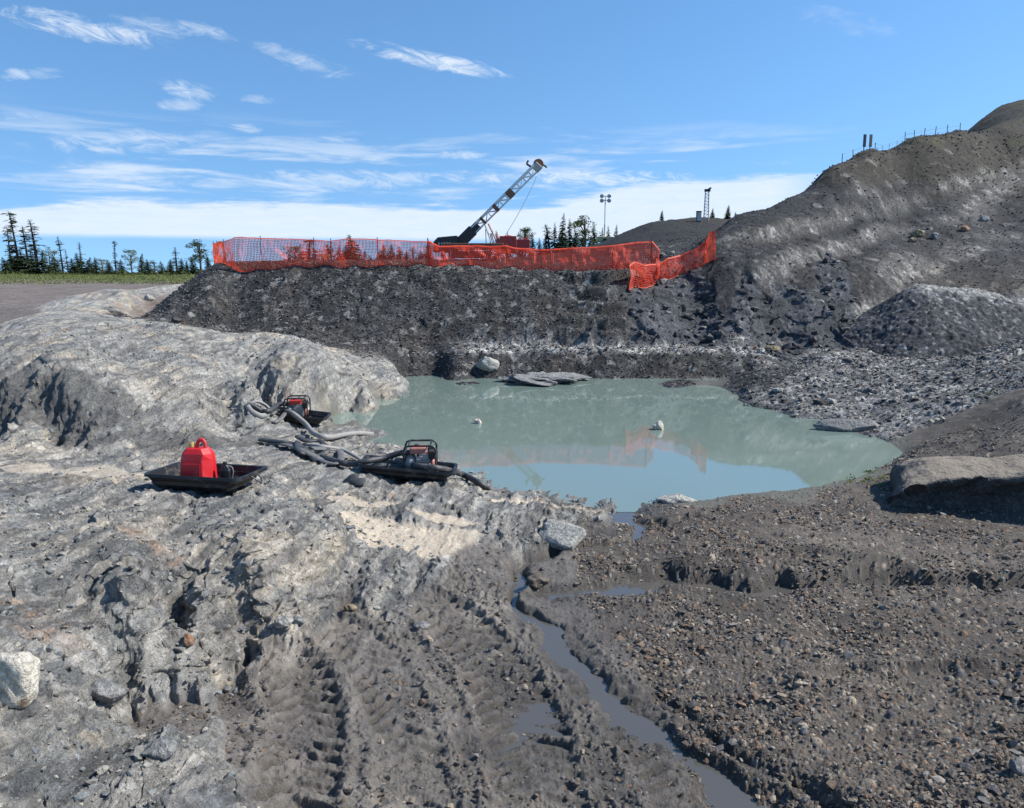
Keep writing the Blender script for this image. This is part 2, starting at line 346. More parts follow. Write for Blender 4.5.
Zd = np.zeros(nV, np.float32)                       # added relief
col = np.zeros((nV, 3), np.float32); rough = np.full(nV, .9, np.float32)

# --- rock: layered, jointed
ca, sa = math.cos(math.radians(9)), math.sin(math.radians(9))
warp = .25 * fbm(X, Y, 3.0, 3, 41, .5)
su = X * ca - Y * sa + warp; sv = X * sa + Y * ca
st1 = fbm(su, sv, 1.3, 6, 51, .58, SPC, True, ax=1.0, ay=.12)
st2 = fbm(su, sv, .34, 5, 71, .62, SPC, True, ax=1.0, ay=.13)
d1, d2, cidr = worley(su * 1.0 + .1 * st1, sv * .33, .34, 91)
block = (cidr - .5) * sst(d2 - d1, 0.02, .14) - .5 * (1 - sst(d2 - d1, 0, .10))
bl2 = worley(su + .05 * st2, sv * .5, .12, 95)
block2 = ((bl2[2] - .5) - .6 * (1 - sst(bl2[1] - bl2[0], 0, .12))) * sst(.12 / SPC, 2, 5)
lum = fbm(X, Y, 2.4, 5, 111, .5, SPC)
slope_zone = m['R']
fa1, fid1 = facets(su + .08 * st1, sv * .45, .42, 141, 1.1, .35, SPC)
fa2, fid2 = facets(su + .04 * st2, sv * .5, .17, 151, 1.2, .45, SPC)
fa3, fid3 = facets(su, sv * .6, .07, 161, 1.3, .5, SPC)
crack = np.minimum(0, st1) ** 2
rockd = .075 * st1 + .055 * st2 + .20 * fa1 + .26 * fa2 + .45 * fa3 + .045 * lum - .05 * crack + .025 * block + .020 * fbm(su, sv, .10, 4, 131, .7, SPC, True, 1, .5)
sc = np.clip(RR / 14, .8, 1.15)
_rib = sst(slope, .45, .95)
rockd += _rib * (.075 * fbm(su, sv, .42, 5, 171, .6, SPC, True, 1, .12))
Zd += m['R'] * rockd * sc
# --- dark cut face
kx, ky = X * .8 - Y * .35, Y + X * .5
fk1, cidk = facets(kx, ky * .6, 1.3, 201, 1.2, .45, SPC); fk2, ck2 = facets(kx, ky * .6, .5, 205, 1.3, .5, SPC); fk3, ck3 = facets(kx, ky, .2, 209, 1.3, .5, SPC)
Zd += m['K'] * (.26 * fk1 + .36 * fk2 + .45 * fk3 + .08 * fbm(kx, ky * .5, 2.6, 6, 211, .6, SPC, True))
# --- spoil mound and hillside: angular rubble
rub = np.zeros(nV, np.float32); rubid = np.zeros(nV, np.float32)
for k, (wl, am) in enumerate(((.42, .10), (.20, .075), (.11, .05), (.95, .13))):
    d1, d2, ci = worley(X, Y, wl, 400 + 10 * k); fz, _ = facets(X, Y, wl * .8, 404 + 10 * k, 1.3, .4)
    f = sst(wl / np.where(RR > 37, SPC * 1.25, SPC), 1.6, 4.0)
    rub += f * (am * .5 * ((1 - d1) * (ci ** 2) * 1.6 - .25) + .40 * fz)
    if k < 3: rubid = np.where(f * (ci > (.72, .55, .0, .90)[k]) > .5, ci if k == 2 else (ci * 7.3) % 1, rubid)
Zd += m['D'] * (rub * .24 + .05 * fbm(X, Y, 3, 4, 441, .5, SPC))
gul = fbm(X * 1.0, Y * .25, 2.2, 4, 451, .5, SPC, True)
Zd += m['D'] * .03 * gul * sst(Y, 22, 27)
hb = fbm(X, Y, 9, 6, 461, .52, SPC)
Zd += m['H'] * (.16 * hb * np.clip(RR / 40, .2, 1) + rub * .26)
# haul benches climbing to the right across the hillside
tb = Zb
def hit_base(px, py):
    for d in np.geomspace(24, 120, 700):
        q = P(px, py, d); a_ = math.atan2(q[0], q[1]); r_ = math.hypot(q[0], q[1])
        if q[2] < Zb[min(int(np.searchsorted(rr, r_)), nR - 1) * nA + min(int(np.searchsorted(aa, a_)), nA - 1)]: return (q[0], q[1])
    return tuple(P(px, py, 60)[:2])
bench = np.zeros(nV, np.float32)
for pix, wd, up in (([(690, 262), (764, 236), (815, 223), (886, 205), (926, 192), (967, 184), (1024, 166), (1090, 150)], .30, .22), ([(715, 300), (764, 278), (827, 251), (878, 233), (916, 222)], .36, .18),
                    ([(838, 194), (856, 192), (880, 190)], .5, .12), ([(925, 225), (960, 212), (1024, 178), (1080, 160)], .7, .10), ([(880, 290), (930, 262), (1024, 232)], .9, .08)):
    pl_ = smooth_line([hit_base(a, b) for a, b in pix], 30)
    dd, sd, al = along(pl_, X + .25 * fbm(X, Y, 4, 4, 471), Y + .3 * fbm(X, Y, 3, 4, 473))
    ef = sst(al, 0, 2.0) * sst(-al, -float(al.max()), -float(al.max()) + 2.0)
    bench = np.maximum(bench, np.exp(-(dd / wd) ** 2) * ef); far_ = np.where(sd > 0, 1, -1) if np.median(sd[(Y > 60) & (X > 10)]) > 0 else np.where(sd > 0, -1, 1)
    Zd += m['H'] * ef * up * np.exp(-(dd / 1.2) ** 2) * far_ * sst(dd, 0, .4)
bench *= sst(fbm(X, Y, 3.0, 4, 481, .6), -.9, .1)
Zd += m['B'] * (rub * .38 + .05 * fbm(X, Y, 2.5, 5, 491, .55, SPC)) + m['P'] * .04 * fbm(X, Y, 3, 4, 495, .5, SPC) + m['S'] * .05 * fbm(X, Y, 2, 4, 497, .5, SPC)

# --- pebble gravel (near)
peb = np.zeros(len(near), np.float32); pebid = np.full(len(near), .5, np.float32); pebm = np.zeros(len(near), np.float32); pebz = np.full(len(near), -9, np.float32)
for k, (wl, lo) in enumerate(((.017, .0), (.027, .35), (.042, .66), (.075, .93))):
    d1, d2, ci = worley(xn + .01 * fbm(xn, yn, .1, 2, 507), yn, wl, 500 + 10 * k)
    rad = .30 + .25 * ((ci * 13.7) % 1)
    hgt = np.where(ci >= lo, wl * .42 * np.sqrt(np.clip(1 - (d1 / rad) ** 2, 0, 1)) * sst(wl / sn, 1.3, 3.0), 0)
    up = hgt > peb
    pebid = np.where(up, (ci * 31.7) % 1, pebid); pebm = np.where(up & (hgt > .004), 1, pebm); peb = np.maximum(peb, hgt)
mg = m['G'][near]; mm = m['M'][near] + m['W'][near] * .6
dune = fbm(xn, yn, 1.1, 4, 531, .5, sn, False, ax=.35, ay=1.0)
# small scarps where machines cut the bank: the near side drops
scarp = np.zeros(len(near), np.float32)
for pix, hgt, ww in (([(612, 574), (660, 562), (760, 556), (860, 562), (930, 575)], .065, .34),
                     ([(760, 680), (880, 672), (1040, 668)], .07, .3),
                     ([(620, 640), (720, 640), (830, 644)], .05, .3), ([(840, 640), (950, 632)], .06, .3), ([(640, 522), (700, 512), (760, 508)], .06, .3)):
    dd, sd, al = along(gline(pix, -3.15), xn + .10 * fbm(xn, yn, .5, 3, 541), yn + .17 * fbm(xn, yn, .8, 3, 545, .5))
    side = sd                                                    # negative = beyond the line
    endf = sst(al, 0.05, .5) * sst(-al, -float(al.max()) + .05, -float(al.max()) + .5)
    up = np.where(side < 0, np.exp(side / ww), np.exp(-side / .13) * .85)
    scarp += hgt * endf * (up * np.where(side < 0, 1, 1) - .45 * np.where(side > 0, np.exp(-side / .22), 0) * sst(side, 0, .08))
gz = mg * (peb * 1.0 + .045 * dune + .02 * fbm(xn, yn, .3, 4, 551, .55, sn))
# --- mud: lumps and tyre treads
mz = mm * (.030 * fbm(xn, yn, .9, 5, 561, .55, sn) + .012 * fbm(xn, yn, .12, 4, 571, .6, sn, True))
clod = np.zeros(len(near), np.float32)
d1, d2, ci = worley(xn, yn, .085, 581); clod += np.where(ci > .62, .028 * np.clip(1 - d1 / .5, 0, 1) ** .7, 0)
d1, d2, ci = worley(xn, yn, .045, 591); clod += np.where(ci > .4, .022 * np.clip(1 - d1 / .5, 0, 1) ** .7, 0)
churn = sst(fbm(xn, yn, .8, 4, 601, .6), .0, .35)
tread = np.zeros(len(near), np.float32); trk = np.zeros(len(near), np.float32)
for pix, wd, dp, ph in (([(285, 860), (296, 780), (306, 730), (300, 690), (270, 655), (215, 640)], .27, .056, 1), ([(545, 860), (535, 770), (520, 710), (488, 655), (440, 615), (395, 600)], .30, .060, -1),
                        ([(420, 860), (410, 760), (395, 700), (360, 650), (320, 630)], .24, .035, 1), ([(700, 860), (690, 800), (660, 745), (600, 680), (555, 630)], .24, .035, -1)):
    dd, sd, al = along(gline(pix), xn + .03 * fbm(xn, yn, .5, 3, 611), yn + .03 * fbm(xn, yn, .5, 3, 615))
    q = dd / wd
    inside = 1 - sst(q, .85, 1.08)
    lug = np.sin((al + .55 * np.abs(sd) * 1.0) * 2 * math.pi / .165 + 1.2 * fbm(xn, yn, .45, 3, 621 + ph))
    lug = np.clip(lug * 3.2, -1, 1) * (.75 + .5 * fbm(xn, yn, .2, 3, 631))
    fade = .45 + .55 * sst(fbm(xn, yn, 1.3, 2, 641 + ph), -.5, .2)
    tread += inside * fade * (dp * .50 * lug * (.55 + .9 * sst(fbm(xn, yn, .35, 3, 655), -.35, .3)) * sst(q, .0, .25) - dp * .55) + fade * dp * .40 * np.exp(-((q - 1.16) / .16) ** 2) * (1 + .8 * fbm(xn, yn, .15, 3, 651))
    trk = np.maximum(trk, inside); churn = np.maximum(churn * (1 - .6 * inside), .8 * np.exp(-((q - 1.2) / .25) ** 2))
mz += mm * (tread + clod * churn)
# --- stream and puddle channels cut below the water level
chan = np.zeros(len(near), np.float32); wet = np.zeros(len(near), np.float32)
for pix, wd, dp in (([(655, 522), (620, 541), (575, 547), (545, 556), (523, 566), (518, 590), (535, 615), (565, 645), (605, 690), (635, 720)], .075, .10), ([(605, 690), (640, 722), (690, 760), (740, 800), (800, 860)], .13, .075),
                    ([(640, 535), (690, 524)], .07, .06), ([(615, 512), (640, 520), (655, 524)], .10, .10),
                    ([(545, 590), (600, 588), (680, 584), (760, 588), (900, 590), (1060, 600)], .15, .08), ([(660, 700), (710, 730), (760, 770), (830, 815), (860, 850)], .12, .045)):
    dd, sd, al = along(gline(pix, -3.25), xn + .12 * fbm(xn, yn, .7, 4, 661), yn + .16 * fbm(xn, yn, .7, 4, 665))
    wv_ = wd * (1 + .7 * fbm(xn, yn, 1.2, 3, 671))
    chan = np.maximum(chan, dp * np.exp(-(dd / np.maximum(wv_, .04)) ** 2)); wet = np.maximum(wet, np.exp(-(dd / (wd * 2.0)) ** 2))
base_n = Zb[near]
hold = np.clip(chan / .07, 0, 1) * np.clip(mg + mm + m['R'][near] * .5, 0, 1)
zn = gz * (1 - .25 * np.clip(chan / .11, 0, 1)) + mz * (1 - .6 * np.clip(chan / .11, 0, 1)) + scarp * np.clip(mg + .5 * mm, 0, 1)
cut = np.minimum(0, (WATER - .05) - base_n) * hold          # bring the bed down to just under the water
Zd[near] = Zd[near] * (1 - .7 * hold) + zn + cut
Zf = Zb + Zd

# ------------------------------------------------------------------ base colours of the surfaces
def lerp(a, b, t): return a + (np.asarray(b, np.float32) - a) * t[:, None]
def C(*c): return np.array(c, np.float32)
cn = fbm(X, Y, 1.5, 5, 701, .6, SPC); cn2 = fbm(X, Y, .22, 4, 711, .6, SPC); cn3 = fbm(su, sv, .8, 6, 721, .62, SPC, False, ax=1, ay=.2)
rc = np.tile(C(.275, .280, .272), (nV, 1))
rc = lerp(rc, (.42, .37, .295), sst(cn + .5 * cn2, -.1, .7) * .8); rc = lerp(rc, (.165, .18, .195), sst(cn3, .05, .8) * .85)
rc = lerp(rc, (.55, .52, .47), sst(fbm(su, sv, 2.2, 5, 731, .55, SPC, False, 1, .3), .55, .9) * .4)
rc = lerp(rc, (.40, .25, .16), sst(fbm(X, Y, .9, 4, 741, .5, SPC), .72, .95) * .6)
rc = lerp(rc, (.12, .125, .13), sst(fbm(su, sv, .30, 5, 725, .68, SPC, True, 1, .16), .30, .62) * .8)
rc = lerp(rc, (.44, .42, .385), sst(fbm(su, sv, .22, 5, 727, .68, SPC, True, 1, .14), .30, .60) * .42)
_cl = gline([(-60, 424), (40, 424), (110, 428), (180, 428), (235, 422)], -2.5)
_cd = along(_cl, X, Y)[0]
rc = lerp(rc, (.105, .108, .108), sst(.75 - _cd + .45 * fbm(X, Y, .8, 4, 729, .6, SPC), 0, .35) * .75)  # dark weathered rock at the cliff foot, with its shade darkened into the colour
rc *= np.array([1.04, 1.0, .95], np.float32)
rc *= (1.18 + .30 * cn2 + .16 * (cidr - .5) + .20 * (fid2 - .5))[:, None]
# sand and silt caught in hollows of the ledge
ptch = np.zeros(nV, np.float32)
for (px, py, z, rx, ry) in ((415, 541, -3.02, .85, .42), (365, 503, -2.8, .45, .14), (530, 505, -3.2, .8, .14), (75, 470, -2.5, 1.3, .30), (440, 520, -2.98, .5, .13)):
    q = Pz(px, py, z); e = np.hypot((X - q[0]) / rx, (Y - q[1]) / ry)
    ptch = np.maximum(ptch, sst(1.15 - e + .45 * fbm(X, Y, .5, 4, 751), 0, .3) * (1 if px != 75 else .55))
rc = lerp(rc, (.50, .42, .32), ptch * .9)
Zf = Zf - .65 * ptch * m['R'] * rockd * sc
mc = np.tile(C(.145, .130, .113), (nV, 1)); mc = lerp(mc, (.200, .178, .152), sst(cn, .0, .7)); mc *= (1 + .25 * cn2)[:, None]
mc = lerp(mc, (.25, .20, .145), sst(-X + .3 * cn - 0.2, 0, .5) * sst(Y, 7.4, 8.2) * .5)
pal = np.array([(.12, .100, .082), (.08, .070, .060), (.16, .138, .115), (.20, .165, .13), (.25, .165, .11), (.30, .27, .23), (.13, .125, .125), (.17, .125, .09), (.10, .083, .068), (.34, .28, .21)], np.float32)
gc = np.tile(C(.108, .092, .076), (nV, 1)); gc *= (1 + .35 * cn)[:, None]
pc = pal[np.clip((pebid * 9.99).astype(int), 0, 9)] * (.75 + .5 * ((pebid * 97) % 1))[:, None]
gc[near] = np.where((pebm > .5)[:, None], pc, gc[near])
dc = np.tile(C(.062, .060, .058), (nV, 1)); dc = lerp(dc, (.085, .075, .066), sst(cn, -.1, .7))
dc *= (.40 + .75 * rubid)[:, None]; dc = lerp(dc, (.17, .165, .155), ((rubid * 53) % 1 > .86).astype(np.float32) * .8)  # random pale flecks colour in the glint of sunlit shale pieces
hc = np.tile(C(.062, .062, .064), (nV, 1)); hc = lerp(hc, (.085, .074, .060), sst(hb, .1, .7) * .5)
hc = lerp(hc, (.105, .084, .05), sst(tb + .6 * fbm(X, Y, 4, 4, 475), 3.8, 5.0) * .7 * sst(RR, 34, 40)); hc = lerp(hc, (.12, .115, .035), sst(tb, 7.0, 8.0) * sst(fbm(X, Y, 3, 4, 761), -.1, .4) * .7 * sst(RR, 40, 46))
hc *= (.28 + .42 * rubid)[:, None]; hc = lerp(hc, (.19, .18, .165), np.clip(((rubid * 53) % 1 > .94) * .4 + bench * .95 * (.4 + rubid), 0, 1).astype(np.float32))
rt = sst(X / np.maximum(Y, 1) + .05 * fbm(X, Y, 3, 3, 765), .46, .56) * sst(-RR, -44, -36)       # browner, stonier ground low on the right
hc = lerp(hc, (.16, .135, .11), rt * .55 * (.3 + rubid)); hc = lerp(hc, (.30, .26, .2), rt * ((rubid * 29) % 1 > .86) * .7)
kc = np.tile(C(.060, .064, .071), (nV, 1)); kc *= (1 + .5 * (cidk - .5) + .4 * cn)[:, None]; kc = lerp(kc, (.30, .30, .29), sst(fbm(X, Y, 1.4, 5, 771, .6, SPC, True), .85, 1.0) * .35)
bc = np.tile(C(.190, .184, .174), (nV, 1)); bc = lerp(bc, (.30, .285, .26), _wb * _fl); bc *= (.55 + .9 * rubid)[:, None]; bc = lerp(bc, (.075, .075, .08), sst(cn, .15, .7) * .7 * (1 - _wb * _fl)); bc = lerp(bc, (.36, .35, .33), ((rubid * 53) % 1 > .9) * .7)
pcx = np.tile(C(.150, .125, .108), (nV, 1)); pcx *= (1 + .25 * cn + .2 * cn2)[:, None]
sc_ = np.tile(C(.075, .095, .028), (nV, 1)); sc_ = lerp(sc_, (.12, .125, .05), sst(cn, -.2, .5))
wc = np.tile(C(.13, .125, .105), (nV, 1))
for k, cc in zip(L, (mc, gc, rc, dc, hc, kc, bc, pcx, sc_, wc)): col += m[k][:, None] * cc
wt = np.zeros(nV, np.float32); wt[near] = wet * np.clip(mg + mm, 0, 1)
wt = np.maximum(wt, sst(-(Zf - WATER) + .02 * cn, -.10, -.02) * (m['R'] * .6 + m['M'] + m['G'] * .7 + m['D'] + m['B']))
col *= (1 - .45 * wt)[:, None]
rough = .92 - .50 * wt - .45 * m['M'] * sst(fbm(X, Y, .7, 3, 781), -.3, .3)
grit = np.exp(np.random.default_rng(3).normal(0, .12, nV)).astype(np.float32)
col *= (1 + (grit - 1) * np.clip(m['D'] + m['H'] + m['B'] + .7 * m['K'] + .4 * m['P'] + .3 * m['R'] * (RR > 10) + .35 * m['G'], 0, 1))[:, None]
col = np.clip(col, .012, .8); rough = np.clip(rough, .25, 1)

# light sideways shift so that steep rock is not a smooth sheet
Xd = X + m['R'] * .05 * fbm(X + 3.1 * Zb, Y + 2.3 * Zb, .35, 3, 801, .55, SPC) * (Y < 24) + m['K'] * .14 * fbm(X + 3 * Zb, Zb * 3, 1.6, 4, 811, .6, SPC)
Yd = Y + m['R'] * .05 * fbm(X - 2.7 * Zb, Y + 3.3 * Zb, .35, 3, 821, .55, SPC) * (Y < 24) + m['K'] * .12 * fbm(X, Zb * 4, 1.4, 4, 831, .6, SPC)
CO = np.stack([Xd, Yd, Zf], 1).astype(np.float32)

def ground(x, y):
    """height of the finished ground below a point"""
    a = math.atan2(x, y); r = math.hypot(x, y)
    j = min(max(int(np.searchsorted(aa, a)) - 1, 0), nA - 2); i = min(max(int(np.searchsorted(rr, r)) - 1, 0), nR - 2)
    fa = (a - aa[j]) / (aa[j + 1] - aa[j]); fr = (r - rr[i]) / (rr[i + 1] - rr[i])
    q = Zf[[i * nA + j, i * nA + j + 1, (i + 1) * nA + j, (i + 1) * nA + j + 1]]
    return float((q[0] * (1 - fa) + q[1] * fa) * (1 - fr) + (q[2] * (1 - fa) + q[3] * fa) * fr)
def ground_max(x, y, r): return max(ground(x + r * math.cos(t), y + r * math.sin(t)) for t in np.linspace(0, 6.28, 9))
def ground_mean(x, y, r): return float(np.mean([ground(x + k * r * math.cos(t), y + k * r * math.sin(t)) for t in np.linspace(0, 6.28, 9) for k in (.4, 1)]))
def hit(px, py):
    """where the sight line of a measured pixel meets the finished ground"""
    prev = None
    for d in np.geomspace(4, 400, 1500):
        q = P(px, py, d)
        if q[2] < max(ground(q[0], q[1]), WATER): return np.array([q[0], q[1], max(ground(q[0], q[1]), WATER)])
    return P(px, py, 90)

# ------------------------------------------------------------------ materials
def material(name):
    mt = bpy.data.materials.new(name); mt.use_nodes = True
    G = N(mt.node_tree); G.n.clear()
    b = G.new('ShaderNodeBsdfPrincipled'); o = G.new('ShaderNodeOutputMaterial'); G.l.new(b.outputs[0], o.inputs[0])
    return mt, G, b
def bump(G, b, h, strength=.4, dist=.02):
    n = G.new('ShaderNodeBump'); n.inputs['Strength'].default_value = strength; n.inputs['Distance'].default_value = dist
    G.put(n.inputs['Height'], h); G.l.new(n.outputs[0], b.inputs['Normal'])
def simple(name, c, r=.6, metal=0.0, var=.2, scale=30, bmp=0.0, dust=0.0):
    mt, G, b = material(name)
    t = G.new('ShaderNodeTexCoord').outputs['Object']
    f = G.noise(t, scale, 4)
    lo = tuple(max(0, x * (1 - var)) for x in c); hi = tuple(min(1, x * (1 + var)) for x in c)
    cc = G.mix(f, lo, hi); rg = r
    if dust:                                                     # dried mud splashes and dust film
        fd = G.m('MULTIPLY', G.sstep(G.noise(t, 7, 7, .72, .5), .50, .68), dust, clamp=True); cc = G.mix(fd, cc, (.26, .235, .20)); rg = G.m('ADD', r, G.m('MULTIPLY', fd, .4))
    G.put(b.inputs['Base Color'], cc); G.put(b.inputs['Roughness'], rg); b.inputs['Metallic'].default_value = metal
    if bmp: bump(G, b, f, bmp, .01)
    return mt
mt_ground, G, b = material('ground_surface')
at = G.new('ShaderNodeAttribute', attribute_name='albedo'); ar = G.new('ShaderNodeAttribute', attribute_name='rough'); rk = G.new('ShaderNodeAttribute', attribute_name='rock').outputs['Fac']
pos = G.new('ShaderNodeNewGeometry').outputs['Position']; f4 = G.noise(pos, 2.6, 6, .7)
f1 = G.noise(pos, 30, 6, .72); f2 = G.noise(pos, 9.0, 6, .7); f3 = G.noise(pos, 120, 3, .7)
tex = G.m('ADD', G.m('MULTIPLY', f1, .38), G.m('ADD', G.m('MULTIPLY', f2, .30), G.m('ADD', G.m('MULTIPLY', f3, .20), G.m('MULTIPLY', f4, .12))))
mp = G.new('ShaderNodeMapping'); mp.inputs['Rotation'].default_value = (0, 0, math.radians(14)); mp.inputs['Scale'].default_value = (1, .38, .8)
wv_ = G.new('ShaderNodeVectorMath', operation='ADD'); G.l.new(pos, wv_.inputs[0]); G.l.new(G.xyz(G.m('MULTIPLY', f2, .25), G.m('MULTIPLY', f2, .3), G.m('MULTIPLY', f2, .2)), wv_.inputs[1]); G.l.new(wv_.outputs[0], mp.inputs[0])
def vor(scale, feat):
    nd = G.new('ShaderNodeTexVoronoi', feature=feat); nd.inputs['Scale'].default_value = scale; G.l.new(mp.outputs[0], nd.inputs['Vector']); return nd
e1 = G.sstep(vor(5.5, 'DISTANCE_TO_EDGE').outputs['Distance'], 0.0, .05); e2 = G.sstep(vor(17, 'DISTANCE_TO_EDGE').outputs['Distance'], 0.0, .07)
c1 = G.new('ShaderNodeSeparateXYZ'); G.l.new(vor(5.5, 'F1').outputs['Color'], c1.inputs[0]); c2 = G.new('ShaderNodeSeparateXYZ'); G.l.new(vor(17, 'F1').outputs['Color'], c2.inputs[0])
st_ = G.new('ShaderNodeMapping'); st_.inputs['Rotation'].default_value = (0, 0, math.radians(14)); st_.inputs['Scale'].default_value = (1, .06, .6); G.l.new(wv_.outputs[0], st_.inputs[0])
sn_ = G.noise(st_.outputs[0], 22, 6, .7)
rockh = G.m('ADD', G.m('ADD', G.m('MULTIPLY', e1, .45), G.m('MULTIPLY', e2, .28)), G.m('ADD', G.m('MULTIPLY', c1.outputs[0], .42), G.m('ADD', G.m('MULTIPLY', c2.outputs[1], .30), G.m('MULTIPLY', sn_, 1.7))))
rtint = G.m('ADD', .70, G.m('ADD', G.m('MULTIPLY', c2.outputs[0], .12), G.m('ADD', G.m('MULTIPLY', c1.outputs[1], .14), G.m('MULTIPLY', G.sstep(sn_, .36, .66), .42))))
vs_ = G.new('ShaderNodeTexVoronoi', feature='F1'); vs_.inputs['Scale'].default_value = 16; G.l.new(pos, vs_.inputs['Vector'])
vt_ = G.new('ShaderNodeTexVoronoi', feature='F1'); vt_.inputs['Scale'].default_value = 6.5; G.l.new(pos, vt_.inputs['Vector'])
sc1 = G.new('ShaderNodeSeparateXYZ'); G.l.new(vs_.outputs['Color'], sc1.inputs[0]); sc2 = G.new('ShaderNodeSeparateXYZ'); G.l.new(vt_.outputs['Color'], sc2.inputs[0])
gs = G.new('ShaderNodeAttribute', attribute_name='rubble').outputs['Fac']
gv = G.m('ADD', .42, G.m('ADD', G.m('MULTIPLY', G.m('POWER', sc1.outputs[0], 2.0), 1.0), G.m('MULTIPLY', G.m('POWER', sc2.outputs[1], 2.0), .75)))
gcol = G.mix(gs, (1, 1, 1), G.xyz(gv, gv, gv))
rockcol = G.mix(rk, (1, 1, 1), G.xyz(rtint, rtint, rtint))
G.put(b.inputs['Base Color'], G.mix(1.0, G.mix(1.0, G.mix(1.0, at.outputs['Color'], rockcol, 'MULTIPLY'), gcol, 'MULTIPLY'), G.ramp(tex, [(.30, .40), (.44, .80), (.54, 1.12), (.70, 1.75)]), 'MULTIPLY'))
G.put(b.inputs['Roughness'], ar.outputs['Fac']); b.inputs['Specular IOR Level'].default_value = .4
bump(G, b, G.m('ADD', tex, G.m('MULTIPLY', G.m('MULTIPLY', rockh, rk), .75)), 1.0, .04)

# ------------------------------------------------------------------ ground meshes, one per landform
def raw_mesh(name, co, quads, mats=(), smooth=True):
    me = bpy.data.meshes.new(name)
    me.vertices.add(len(co)); me.vertices.foreach_set('co', np.ascontiguousarray(co, np.float32).ravel())
    k = quads.shape[1]
    me.loops.add(quads.size); me.loops.foreach_set('vertex_index', np.ascontiguousarray(quads, np.int32).ravel())
    me.polygons.add(len(quads)); me.polygons.foreach_set('loop_start', np.arange(0, quads.size, k, dtype=np.int32))
    me.polygons.foreach_set('loop_total', np.full(len(quads), k, np.int32))
    me.polygons.foreach_set('use_smooth', np.full(len(quads), smooth, bool))
    for q in mats: me.materials.append(q)
    me.update(calc_edges=True)
    return me
def color_attr(me, name, c):
    a = me.color_attributes.new(name, 'FLOAT_COLOR', 'POINT')
    a.data.foreach_set('color', np.concatenate([c, np.ones((len(c), 1))], 1).astype(np.float32).ravel())
ii, jj = np.meshgrid(np.arange(nR - 1), np.arange(nA - 1), indexing='ij')
base = (ii * nA + jj).ravel()
quads = np.stack([base, base + 1, base + 1 + nA, base + nA], 1)[:, ::-1]
grp = np.array([0, 0, 1, 2, 3, 3, 0, 0, 0, 0])[np.argmax(LW, 1)]
fg = grp[base]
for gi, nm in enumerate(('ground', 'rock_outcrop', 'spoil_mound', 'hillside')):
    q = quads[fg == gi]
    used, inv = np.unique(q, return_inverse=True)
    me = raw_mesh(nm, CO[used], inv.reshape(q.shape), [mt_ground])
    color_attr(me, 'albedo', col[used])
    ra = me.attributes.new('rough', 'FLOAT', 'POINT'); ra.data.foreach_set('value', rough[used].astype(np.float32))
    rg_ = me.attributes.new('rubble', 'FLOAT', 'POINT'); rg_.data.foreach_set('value', np.clip(m['D'] + m['H'] + m['B'] + .6 * m['K'] + .5 * m['P'], 0, 1)[used].astype(np.float32))
    rb_ = me.attributes.new('rock', 'FLOAT', 'POINT'); rb_.data.foreach_set('value', np.clip(m['R'] + .6 * m['K'] - 2 * ptch, 0, 1)[used].astype(np.float32))
    o = bpy.data.objects.new(nm, me); COL.objects.link(o); o['kind'] = 'structure'

# ------------------------------------------------------------------ water
def water_mat(name, c, r, wave, dist):
    mt, G, b = material(name)
    p = G.new('ShaderNodeNewGeometry').outputs['Position']
    mp = G.new('ShaderNodeMapping'); mp.inputs['Scale'].default_value = (1.0, 1.0, 1.0); G.l.new(p, mp.inputs[0])
    f = G.noise(mp.outputs[0], .35, 3)
    G.put(b.inputs['Base Color'], G.mix(f, tuple(x * .92 for x in c), tuple(x * 1.08 for x in c)))
    b.inputs['Roughness'].default_value = r; b.inputs['IOR'].default_value = 1.58
    bump(G, b, G.noise(mp.outputs[0], wave, 3, .5, .3), .02, dist)
    return mt
mt_pond = water_mat('turbid_pond_water', (.165, .222, .190), .03, 3.0, .012)
mt_stream = water_mat('muddy_stream_water', (.085, .080, .072), .05, 7.0, .010)
def sheet(name, x0, x1, y0, y1, z, mat):
    bm = bmesh.new(); vs = [bm.verts.new(p) for p in ((x0, y0, z), (x1, y0, z), (x1, y1, z), (x0, y1, z))]; bm.faces.new(vs)
    me = bpy.data.meshes.new(name); bm.to_mesh(me); bm.free(); me.materials.append(mat)
    o = bpy.data.objects.new(name, me); COL.objects.link(o); o['kind'] = 'structure'; return o
ysplit = float(Pz(620, 512, WATER)[1])
sheet('pond', -9, 14, ysplit, 27.5, WATER, mt_pond)
sheet('stream', -4, 12, 3.6, ysplit, WATER - .004, mt_stream)

# ------------------------------------------------------------------ object helpers
def tag(o, label=None, cat=None, group=None, kind=None):
    for k, x in (('label', label), ('category', cat), ('group', group), ('kind', kind)):
        if x: o[k] = x
    return o
def empty(name, loc, rz=0.0, label=None, cat=None, group=None, rot=None):
    o = bpy.data.objects.new(name, None); COL.objects.link(o); o.empty_display_size = .2
    o.location = loc; o.rotation_euler = rot if rot else (0, 0, rz)
    return tag(o, label, cat, group)
def kids(o): return [c for c in bpy.data.objects if c.parent == o]
def copy_tree(o, parent=None):
    c = o.copy(); COL.objects.link(c); c.parent = parent
    for k in kids(o): copy_tree(k, c)
    return c

